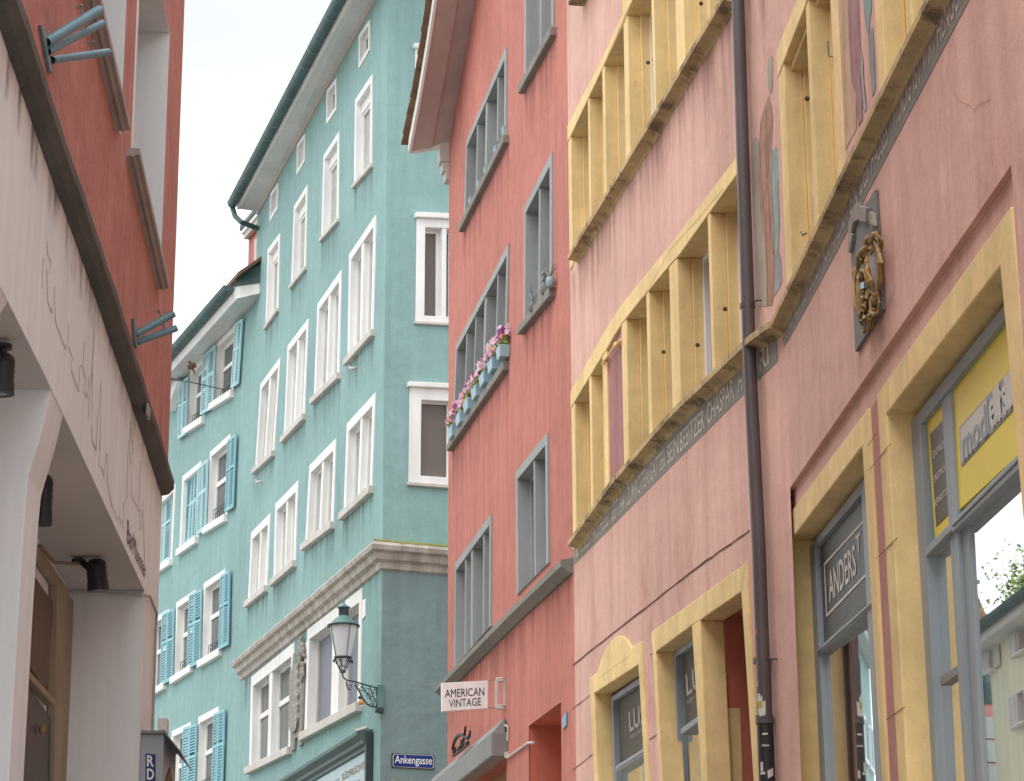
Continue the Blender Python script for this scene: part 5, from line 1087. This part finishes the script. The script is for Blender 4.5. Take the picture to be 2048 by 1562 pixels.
# cable across to the window and a flying sparrow
cb = tag(G().tube([SH.px(447, 779, .05), SH.px(420, 773, .6), SH.px(380, 764, 1.2), LH.px(338, 757, -.1)], .012, 5).obj('cable', None, 'black'), 'thin dark cable strung to the blue-shuttered upper window', 'cable')
bd = thing('sparrow', 'brown sparrow flying in front of the pale teal house eave', 'bird', anchor(383, 733, 30))
cB = anchor(383, 732, 30); sx = ray(1400, 781).normalized(); X = Vector((1, 0, 0)); Z = Vector((0, 0, 1)); pxm = 30 / FPX
P2 = lambda x, y, d=0.: cB + X * (x * pxm) - Z * (y * pxm) + Vector((0, d, 0))
g = G(); ax1 = (P2(5, 11) - P2(-3, -8)).normalized(); ax2 = ax1.cross(Vector((0, 1, 0))).normalized(); g.ball(P2(0, 0), 4.2 * pxm, 4 * pxm, 9 * pxm, (ax2, Vector((0, 1, 0)), ax1), 12, 8); g.ball(P2(-4, -8.5), 3.3 * pxm, 3.3 * pxm, 3.3 * pxm, None, 10, 6)
g.tube([P2(-6, -10), P2(-8.5, -11.5)], .006, 5, radii=[.008, .001]); g.obj('body', bd, 'bird', smooth=True)
for pts in ([(-1, -4), (6, -8), (10, -3), (11, 2), (9, 5), (6, 4), (3, 3)], [(-2, -3), (-8, -1), (-8, 5), (-5, 11), (-2, 8), (0, 5)]):
    g = G(); a = [P2(x, y, -.02 + .002 * k) for k, (x, y) in enumerate(pts)]; g.solid(a, [p + Vector((0, .006, 0)) for p in a]); g.obj('wing', bd, 'bird')
g = G(); a = [P2(2, 7), P2(6, 7), P2(8.5, 16), P2(5.5, 17)]; g.solid(a, [p + Vector((0, .006, 0)) for p in a]); g.obj('tail', bd, 'bird')

g = G(); g.face([T.p(0, vc(0) - .35, .0035), T.p(tl, vc(tl) - .35, .0035), T.p(tl, vc(tl) - 1.0, .0035), T.p(0, vc(0) - 1.0, .0035)]); g.obj('rain_stain', teal, 'rainstain')
# ------------------------------------------------------------------ left house: red upper wall, white arcade below
left = thing('left_house', 'red roughcast house with white arcade fascia close at the left edge', 'house', (LH.o.x, LH.o.y - 5, .8))
hL = []
lu = lambda x, y, w_=0.: LH.at(x, y, w_)[0]; lv = lambda x, y, w_=0.: LH.at(x, y, w_)[1]
def perp(u):                      # vertical plane across the facade at u: first coordinate is w
    p = Pl(LH.p(u, 0, 0), 0, 1); p.t = LH.n.copy(); p.n = -LH.t.copy(); return p
FW = -.042
def lwin(uf, un, vtop_, sill_pts, rev=.45):
    vs_ = vline(LH, sill_pts, .08); vb = lambda u: vs_(u) - .02
    q = [(un, vtop_), (uf, vtop_), (uf, vb(uf)), (un, vb(un))]; hL.append(q)
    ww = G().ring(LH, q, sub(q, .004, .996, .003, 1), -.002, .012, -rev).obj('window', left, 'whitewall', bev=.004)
    G().prism(LH, sub(q, -.02, 1.02, -.02, 1.02), -rev - .06, -rev).obj('pane', ww, 'glass')
    u0, u1 = LH.at(*sill_pts[0], .08)[0], LH.at(*sill_pts[1], .08)[0]
    g = G(); secs = [[LH.p(u, vs_(u) + .01, -.3), LH.p(u, vs_(u), .08), LH.p(u, vs_(u) - .045, .08), LH.p(u, vs_(u) - .045, .055), LH.p(u, vs_(u) - .06, .04), LH.p(u, vs_(u) - .05, .02), LH.p(u, vs_(u) - .06, 0), LH.p(u, vs_(u) - .06, -.3)] for u in (u0, u1)]
    g.loops(*secs); g.face(secs[0][::-1]); g.face(secs[1]); g.obj('sill', ww, 'conc', bev=.003)
    return q
q2 = lwin(lu(329, 250), lu(268, 150), lv(335, 60), [(280, 296), (338.7, 565)])
q1 = lwin(lu(246, 70), lu(246, 70) - 1.45, lv(335, 60) + .1, [(130, -330), (261, 246)])
# upper wall
LT = 9.95
VT0 = vline(LH, [(43, 0), (120, 246), (213, 520), (300, 800), (351, 968)], .05)
G().sheet(LH, [(-12.5 * k / 12, VT0(-12.5 * k / 12) - .05) for k in range(13)] + [(-12.5, LT), (0, LT)], hL).obj('upper_wall', left, 'leftred', fix=False)
vE_ = VT0(0) - .05
g = G(); g.face([LH.p(0, vE_, 0), LH.p(0, LT, 0), LH.p(0, LT, -6), LH.p(0, vE_, -6)]); g.face([LH.p(0, 0, -6), LH.p(0, LT, -6), LH.p(-12.5, LT, -6), LH.p(-12.5, 0, -6)]); g.obj('end_wall', left, 'leftred')
g = G(); a = [LH.p(0, LT, -.01), LH.p(-12.5, LT, -.01), LH.p(-12.5, LT, -6.2), LH.p(0, LT, -6.2)]; g.solid(a, [p + Vector((0, 0, .2)) for p in a]); g.obj('roof', left, 'roof')
# dark ledge
vt_ = vline(LH, [(43, 0), (120, 246), (213, 520), (300, 800), (351, 968)], .05)
g = G(); secs = []
for k in range(29):
    u = .02 + (-11 - .02) * k / 28; v = vt_(u) + random.uniform(-.004, .004); e = random.uniform(-.004, .004)
    secs.append([LH.p(u, v + .03, FW - .02), LH.p(u, v + .02, .03), LH.p(u, v, .05 + e), LH.p(u, v - .06, .05 + e), LH.p(u, v - .10, .01), LH.p(u, v - .115, FW - .02)])
for a, b in zip(secs, secs[1:]): g.loops(a, b)
g.face(secs[0][::-1]); g.face(secs[-1]); g.obj('ledge', left, 'ledge')
q = LH.at(296, 818, .05); G().box(LH, q[0] - .05, q[0] + .1, q[1] - .05, q[1] + .03, .04, .058).obj('ledge_patch', left, 'conc', bev=.01)
# fascia
vf_ = vline(LH, [(16, 603.5), (106.7, 784), (159, 900), (289.5, 1182.6)], FW)
u3 = lu(289.5, 1183, FW); us = [u3 + (-11 - u3) * k / 10 for k in range(11)]
vtf = lambda u: vt_(u) - .08
ue_ = lu(325, 985, FW)
g = G(); poly = [(ue_, -1.), (u3, -1.)] + [(u, vf_(u)) for u in us] + [(u, vtf(u)) for u in us[::-1]] + [(ue_, vtf(ue_))]
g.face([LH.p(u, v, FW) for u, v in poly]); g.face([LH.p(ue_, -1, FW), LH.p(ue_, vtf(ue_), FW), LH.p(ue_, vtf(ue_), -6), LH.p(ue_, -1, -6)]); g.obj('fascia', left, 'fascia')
PP = perp(u3); WR = PP.at(139, 1189)[0]
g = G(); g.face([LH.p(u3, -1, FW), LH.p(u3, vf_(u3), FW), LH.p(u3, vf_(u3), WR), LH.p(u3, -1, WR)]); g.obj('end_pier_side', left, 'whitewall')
g = G()
for a, b in zip(us, us[1:]): g.face([LH.p(a, vf_(a) + .002, FW), LH.p(b, vf_(b) + .002, FW), LH.p(b, vf_(b) + .002, WR - .2), LH.p(a, vf_(a) + .002, WR - .2)])
g.obj('arcade_ceiling', left, 'ceiling')
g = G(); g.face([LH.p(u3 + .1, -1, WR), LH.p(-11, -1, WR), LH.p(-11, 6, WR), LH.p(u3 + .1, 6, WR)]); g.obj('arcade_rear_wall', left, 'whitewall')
# flared piers
def pier(x0, y0, x1, y1, outline, name):
    u0, u1 = lu(x0, y0, FW), lu(x1, y1, FW); p0 = perp(u0); o = [p0.at(*p) for p in outline]
    o = [(min(w_, FW), v) for w_, v in o]; o = [(FW, vf_(u0) + .01)] + o + [(o[-1][0], -1), (WR, -1), (WR, vf_(u0) + .01)]
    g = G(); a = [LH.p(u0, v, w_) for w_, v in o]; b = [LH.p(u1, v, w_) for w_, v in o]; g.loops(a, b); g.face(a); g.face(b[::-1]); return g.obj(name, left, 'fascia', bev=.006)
pier(103, 791, 127, 828, [(90, 836), (78, 880), (64, 925), (56.6, 952), (51, 1010), (46, 1090), (40, 1180), (18, 1562)], 'pier')
d_ = lu(103, 791, FW) - lu(127, 828, FW)
uP = lu(16, 604, FW)
o = [(FW, vf_(uP)), (FW - .05, vf_(uP) - .1), (FW - .12, vf_(uP) - .3), (FW - .16, vf_(uP) - .6), (FW - .17, -1), (WR, -1), (WR, vf_(uP))]
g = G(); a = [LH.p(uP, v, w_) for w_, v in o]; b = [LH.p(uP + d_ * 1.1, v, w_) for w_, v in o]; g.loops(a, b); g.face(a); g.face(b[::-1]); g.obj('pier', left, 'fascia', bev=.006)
# door, transom light and frame in the rear wall
W0 = WR + .005
rq = lambda pts, w_=W0: LH.q(pts, w_)
dr = G().prism(LH, rq([(20, 1330), (98, 1440), (92, 1600), (10, 1600)]), W0, W0 + .02).obj('door', left, 'greydoor')
G().prism(LH, rq([(40, 1120), (99, 1205), (88, 1385), (30, 1300)]), W0, W0 + .02).obj('transom_panel', left, 'darkwood')
G().prism(LH, rq([(99, 1165), (116, 1190), (105, 1600), (92, 1600)]), W0, W0 + .05).obj('door_frame', left, 'wood', bev=.006)
G().prism(LH, rq([(116, 1180), (138, 1200), (125, 1600), (105, 1600)]), W0, W0 + .03).obj('door_frame', left, 'wood', bev=.006)
G().prism(LH, rq([(50, 1330), (110, 1398), (110, 1412), (50, 1346)], W0 + .06), W0, W0 + .06).obj('transom_bar', left, 'wood', bev=.008)
G().prism(LH, rq([(40, 1035), (138, 1180), (138, 1212), (40, 1068)], W0 + .035), W0, W0 + .035).obj('head_board', left, 'wood', bev=.006)
G().ball(LH.px(84, 1459, W0 + .05), .02, .03, .03).obj('door_knob', dr, 'gold', smooth=True)
# line drawing and name painted on the fascia
fd = lambda pts, oy: [LH.px(x / 4.594, oy + y / 4.594, FW + .003) for x, y in pts]
dr1 = [[(505, 60), (500, 230), (472, 268), (477, 305), (438, 190), (430, -100)], [(390, 80), (387, -60), (400, -200)], [(505, 250), (510, 380), (603, 638), (610, 590), (624, 560), (630, 400)], [(625, 600), (665, 710), (655, 830), (725, 1025), (735, 780), (760, 797), (775, 570)],
       [(762, 800), (790, 930), (775, 1030), (800, 1085), (815, 960), (820, 880)], [(885, 90), (865, 500), (840, 860), (810, 1275), (825, 1060), (850, 830), (868, 500)], [(852, 850), (846, 1200), (840, 1380), (850, 1490), (885, 1550)], [(885, 1560), (900, 1250), (930, 920), (922, 1250), (918, 1560)], [(1200, 1290), (1188, 1562)], [(1200, 1350), (1220, 1562)], [(430, -350), (440, -230), (470, -160), (455, -60)]]
dr2 = [[(850, 10), (885, 95), (890, 0)], [(915, 0), (910, 240), (935, 250), (955, 335), (975, 130), (985, 120), (985, 380), (1020, 570), (1030, 610)], [(1188, 0), (1175, 110), (1165, 540), (1135, 580), (1130, 820)], [(1218, 0), (1205, 500), (1280, 660)], [(1195, 110), (1200, 220)], [(1290, 190), (1275, 620)], [(1320, 560), (1285, 700), (1293, 840), (1312, 640), (1335, 1250)], [(1030, 610), (1050, 640), (1060, 690), (1080, 735), (1095, 690), (1110, 770), (1128, 730), (1130, 810)]]
for pts in dr1: G().tube(fd(pts, 560), .0018, 4).obj('drawn_line', left, 'thin')
for pts in dr2: G().tube(fd(pts, 880), .0018, 4).obj('drawn_line', left, 'thin')
text('lettering', left, 'black2', LH, 'BarMünster', LH.q([(254, 1037), (291, 1128), (290.5, 1160), (253.5, 1085)], FW), FW + .004, .0)
# conduit down the end pier
G().tube([LH.px(x, y, FW + .02) for x, y in ((290, 1191), (300, 1193), (313.5, 1228), (311, 1262), (305, 1460))], .010, 8).obj('conduit', left, 'conc', smooth=True)
G().tube([PP.px(x, y, .02) for x, y in ((143, 1186), (220, 1187), (286, 1190))], .010, 6).obj('conduit', left, 'ceiling', smooth=True)
q = LH.at(316, 1455, FW); G().box(LH, q[0] - .06, q[0] + .06, q[1] - .06, q[1] + .06, FW, .03).obj('junction_box', left, 'offwhite', bev=.006)
# flag holders
def flags(base, plate, tubes, lb):
    fh = thing('flag_holder', lb, 'flag holder', LH.px(*base, .0), 'steel flag holders on the left house')
    G().prism(LH, LH.q(plate, .015), .0, .018).obj('wall_plate', fh, 'galv', bev=.003)
    for a, b, w_, r in tubes:
        p0, p1 = LH.px(*a, .015), LH.px(*b, w_); d = (p1 - p0).normalized()
        g = G(); n = 14; ax = d.cross(Vector((0, 0, 1))).normalized(); bx = d.cross(ax)
        ci = lambda c, rr: [c + (ax * math.cos(2 * math.pi * k / n) + bx * math.sin(2 * math.pi * k / n)) * rr for k in range(n)]
        g.loops(ci(p0, r), ci(p1, r)); g.loops(ci(p1, r), ci(p1, r * .84)); g.loops(ci(p1, r * .84), ci(p0 + d * .04, r * .84)); g.face(ci(p0 + d * .04, r * .84)); tb2 = g.obj('tube', fh, 'galv', smooth=True)
        c = p0.lerp(p1, .72); g = G(); up = bx if bx.z > 0 else -bx; g.tube([c + up * r, c + up * (r + .025)], .005, 6); e = c + up * (r + .03); g.tube([e, e + ax * .018 + up * .012], .006, 5); g.tube([e, e - ax * .018 + up * .012], .006, 5); g.obj('wing_screw', tb2, 'galv')
flags((95, 100), [(82, 50), (90, 62), (106, 148), (99, 140)], [((93, 84), (199, 20), .215, .025), ((96, 103), (205, 46), .215, .018), ((104, 120), (217, 104), .225, .019)], 'three-armed galvanised flag holder on the near red wall at top left')
flags((272, 665), [(267, 637), (271, 645), (275, 697), (271, 690)], [((273, 668), (348, 627), .24, .024), ((275, 684), (354, 656), .255, .022)], 'two-armed galvanised flag holder near the end of the left red wall')
# spot lamps under the arcade ceiling
def spot(c, r, h, tilt, lb, stem):
    sp_ = thing('ceiling_spot', lb, 'spot lamp', c, 'black spot lamps under the left arcade'); ax = Vector(tilt).normalized()
    prof = [(r * .55, h * .5), (r * .9, h * .42), (r, h * .3)] + [(r * (1.0 if k % 2 else .93), h * (.28 - k * .07)) for k in range(8)] + [(r * 1.04, -h * .36), (r * 1.06, -h * .5), (r * .9, -h * .5)]
    G().lathe(c, prof, 20, ax).obj('housing', sp_, 'black', smooth=True); G().lathe(Vector(c) - ax * h * .46, [(r * .88, 0), (r * .6, -r * .12), (.001, -r * .16)], 16, ax).obj('lens', sp_, 'glass', smooth=True)
    g = G(); g.tube([c, c + stem * .5, c + stem], r * .3, 8); g.lathe(c + stem, [(r * .7, -.02), (r * .7, .0)], 12); g.obj('mount', sp_, 'black')
ws = -.26
def under(x, y, drop):            # point seen at a pixel that hangs `drop` below the arcade ceiling
    best = min((abs(LH.at(x, y, -.01 * k)[1] - vf_(LH.at(x, y, -.01 * k)[0]) + drop), -.01 * k) for k in range(8, 48))
    return LH.px(x, y, best[1])
spot(under(194, 1150, .12), .066, .20, (-.12, -.1, 1), 'squat black spot lamp above the arcade door', Vector((-.12, 0, .10)))
spot(under(87, 1000, .26), .05, .27, (.0, 0, 1), 'slim black spot lamp half hidden by the white pier', Vector((0, 0, .22)))
spot(under(3, 748, .17), .060, .19, (0, 0, 1), 'ribbed black spot lamp cut by the left picture edge', Vector((0, 0, .14)))
G().tube([LH.px(x, y, ws - .05) for x, y in ((80, 1092), (108, 1124), (155, 1128))], .012, 6).obj('ceiling_conduit', left, 'darkwood')
# light-box sign at the foot of the end pier
ub0, ub1 = lu(327, 1500, .11), lu(352, 1510, .11); PB = perp(ub0)
bx_ = thing('light_box_sign', 'grey roofed box sign with dark vertical lettering on the white pier', 'sign', LH.p(ub0, 2.5, .05))
vtb = PB.at(300, 1468)[1]
G().box(LH, ub0, ub1, vtb - 1.2, vtb, FW, .11).obj('box_body', bx_, 'boxgrey', bev=.006)
G().prism(LH, [(ub0 + (ub1 - ub0) * .2, vtb - .9), (ub0 + (ub1 - ub0) * .8, vtb - .9), (ub0 + (ub1 - ub0) * .8, vtb - .28), (ub0 + (ub1 - ub0) * .5, vtb - .16), (ub0 + (ub1 - ub0) * .2, vtb - .28)], .11, .118).obj('side_panel', bx_, 'darkwood')
g = G(); rf = [LH.p(ub0 - .03, vtb, FW), LH.p(ub1 + .05, vtb, FW), LH.p(ub1 + .05, vtb - .0, .12), LH.p(ub0 - .03, vtb - .0, .12)]
g.solid(rf, [p + Vector((0, 0, .02)) for p in rf]); rf2 = [LH.p(ub0 - .03, vtb + .02, .10), LH.p(ub1 + .05, vtb + .02, .10), LH.p(ub1 + .05, vtb - .12, .22), LH.p(ub0 - .03, vtb - .12, .22)]; g.solid(rf2, [p + Vector((0, 0, .012)) for p in rf2]); g.obj('roof', bx_, 'metalgrey')
pq_ = PB.q([(291, 1507), (311.5, 1509), (311, 1610), (291, 1610)]); g = G(); g.face([PB.p(*p, .004) for p in pq_]); g.obj('dark_panel', bx_, 'blue')
for k, ch in enumerate('RDB'): text('lettering', bx_, 'signwhite', PB, ch, sub(pq_, .15, .85, .03 + k * .26, .25 + k * .26), .008, .03)
# ------------------------------------------------------------------ more bays of the shuttered house, round the bend (seen in the shop glass)

# ------------------------------------------------------------------ cream house across the bend (seen reflected in the shop window)
def refl(px, py, C, w_=0.):
    """point on plane C seen by reflection in the near shop pane"""
    pane_o = B.o + B.n * (RW - .13 - .03); r = ray(px, py); k = (pane_o - CAM).dot(B.n) / r.dot(B.n); p = CAM + r * k; d = r - B.n * (2 * r.dot(B.n))
    o = C.o + C.n * w_; kk = (o - p).dot(C.n) / d.dot(C.n); x = p + d * kk - C.o; return (x.dot(C.t), x.z)
CH = Pl((-5.7, 30, 0), math.radians(-3.0), 1)
cream = thing('cream_house', 'cream rendered house with white shutters and roof garden round the bend', 'house', CH.p(0, 1.5, 0))
rc = lambda pts, w_=0.: [refl(x, y, CH, w_) for x, y in pts]
u_end = refl(1984, 1400, CH)[0]
ve = refl(2015, 1262, CH)[1] - .13
hC = []
def cwin(px):
    q = rc(px); q = [(q[0][0], q[0][1]), (q[1][0], q[0][1]), (q[1][0], q[3][1]), (q[0][0], q[3][1])]; hC.append(q); W, H = size(q)
    ww = G().ring(CH, sub(q, -.1, 1.1, -.06, 1.0), q, 0, .03, -.2).obj('window', cream, 'white', bev=.005)
    G().prism(CH, q, -.25, -.2).obj('pane', ww, 'curtain'); G().prism(CH, sub(q, -.2, 1.2, 1., 1.07), 0, .12).obj('sill', ww, 'white', bev=.01)
    for s0, s1 in ((-.88, -.14), (1.14, 1.88)):
        qq = sub(q, s0, s1, 0, 1); so_ = G().ring(CH, qq, sub(qq, .12, .88, .05, .95), .02, .06, .02).obj('shutter', cream, 'white'); g = G()
        for i in range(16):
            a, b = bil(qq, .12, .05 + .9 * (i + .5) / 16), bil(qq, .88, .05 + .9 * (i + .5) / 16); dv = .025
            x = [CH.p(a[0], a[1] - dv, .055), CH.p(b[0], b[1] - dv, .055), CH.p(b[0], b[1] + dv, .025), CH.p(a[0], a[1] + dv, .025)]; g.solid(x, [p + Vector((0, 0, .012)) for p in x])
        g.obj('louvres', so_, 'white', kind='stuff')
cwin([(1979, 1296), (1990, 1285), (1992, 1334), (1981, 1345)])
cwin([(2037, 1253), (2053, 1239), (2055, 1296), (2039, 1310)])
cwin([(2036, 1388), (2052, 1377), (2054, 1442), (2038, 1453)])
G().sheet(CH, [(u_end, -1), (u_end - 9.5, -1), (u_end - 9.5, ve), (u_end, ve)], hC).obj('wall', cream, 'cream', fix=False)
g = G(); g.face([CH.p(u_end, -1, 0), CH.p(u_end, ve, 0), CH.p(u_end, ve, -6), CH.p(u_end, -1, -6)]); g.face([CH.p(u_end - 9.5, -1, 0), CH.p(u_end - 9.5, ve, 0), CH.p(u_end - 9.5, ve, -6), CH.p(u_end - 9.5, -1, -6)]); g.obj('end_wall', cream, 'cream')
g = G(); a = [CH.p(u_end + .3, ve, .35), CH.p(u_end - 9.8, ve, .35), CH.p(u_end - 9.8, ve, -6), CH.p(u_end + .3, ve, -6)]; g.solid(a, [p + Vector((0, 0, .22)) for p in a]); g.obj('eave', cream, 'soffit', bev=.03)
gutter(CH, [u_end + .3, u_end - 9.8], lambda u: ve + .2, .43, .08, cream, [])
rg = thing('roof_garden', 'leafy green shrubs growing along the cream house roof edge', 'shrubs', CH.p(u_end - 4, ve + .25, -.6))
rnd = random.Random(5)
for m_, cnt in (('leaf', 9000), ('leafdark', 3000)):
    g = G()
    for k in range(cnt):
        t = rnd.random(); p = CH.p(u_end - .6 - 5.5 * t, ve + .25 + abs(rnd.gauss(0, .32)) + .5 * math.sin(t * 9) ** 2 * rnd.random(), -.5 + rnd.gauss(0, .3)); r = rnd.uniform(.025, .055)
        a = Vector((rnd.uniform(-1, 1), rnd.uniform(-1, 1), rnd.uniform(-1, 1))).normalized(); b = a.cross(Vector((rnd.uniform(-1, 1), rnd.uniform(-1, 1), rnd.uniform(-1, 1)))).normalized()
        g.face([p - a * r, p + b * r * .5, p + a * r, p - b * r * .5])
    g.obj('leaves', rg, m_, fix=False, kind='stuff')
g = G(); u9 = u_end - 2.5; a = [CH.p(u9, ve + .2, -2.2), CH.p(u9 - 4, ve + .2, -2.2), CH.p(u9 - 4, ve + 2.0, -2.2), CH.p(u9 - 2, ve + 3.2, -2.2), CH.p(u9, ve + 2.0, -2.2)]; g.solid(a, [p - CH.n * 2.5 for p in a]); g.obj('roof_dormer', cream, 'white')
g = G()
for s_ in (0, 1):
    e1, e2 = (u9 + .25, u9 - 2) if s_ == 0 else (u9 - 4.25, u9 - 2); a = [CH.p(e1, ve + 1.9, -2.0), CH.p(e2, ve + 3.28, -2.0), CH.p(e2, ve + 3.28, -5), CH.p(e1, ve + 1.9, -5)]; g.solid(a, [p + Vector((0, 0, .1)) for p in a])
g.obj('dormer_roof', cream, 'tile')
# turreted neighbour at its far end
tur = thing('turret_house', 'grey stone house with tiled turret and green finial round the bend', 'house', CH.p(u_end + 1.2, 1.8, .2))
TWt = -1.25; ut_ = refl(1956, 1300, CH, TWt)[0]; TC = CH.p(ut_, 0, TWt); rt = .27 * abs(refl(1982, 1300, CH, TWt)[0] - ut_)
vt0, vt1, vt2 = [refl(1956, y_, CH, TWt)[1] for y_ in (1283, 1192, 1140)]
G().lathe(TC, [(rt * .9, -1), (rt * .9, vt0)], 8).obj('shaft', tur, 'purple'); G().lathe(TC, [(rt * 1.1, vt0 - .1), (rt * 1.12, vt0), (rt * .95, vt0 + (vt1 - vt0) * .5), (rt * .5, vt1 - .1), (rt * .25, vt1)], 8).obj('turret_roof', tur, 'tile')
k_ = vt2 - vt1; g = G(); g.lathe(TC, [(rt * .4, vt1 - .15), (rt * .3, vt1 + k_ * .1), (.05, vt1 + k_ * .2), (.04, vt1 + k_ * .55), (.12, vt1 + k_ * .62), (.12, vt1 + k_ * .72), (.03, vt1 + k_ * .8), (.01, vt2)], 10); g.obj('finial', tur, 'copper', smooth=True)
vb0 = refl(1956, 1358, CH, TWt)[1]; g = G(); g.lathe(TC, [(rt * 1.0, vb0 - .5), (rt * 1.5, vb0 - .15), (rt * 1.55, vb0), (rt * .9, vb0 + .1)], 8); g.obj('string_cornice', tur, 'gutter')
for k in range(7):
    G().lathe(TC, [(rt * .92, vb0 - .75 - k * .42), (rt, vb0 - .74 - k * .42), (rt, vb0 - 1.12 - k * .42), (rt * .92, vb0 - 1.13 - k * .42)], 8).obj('stone_course', tur, 'greystone')

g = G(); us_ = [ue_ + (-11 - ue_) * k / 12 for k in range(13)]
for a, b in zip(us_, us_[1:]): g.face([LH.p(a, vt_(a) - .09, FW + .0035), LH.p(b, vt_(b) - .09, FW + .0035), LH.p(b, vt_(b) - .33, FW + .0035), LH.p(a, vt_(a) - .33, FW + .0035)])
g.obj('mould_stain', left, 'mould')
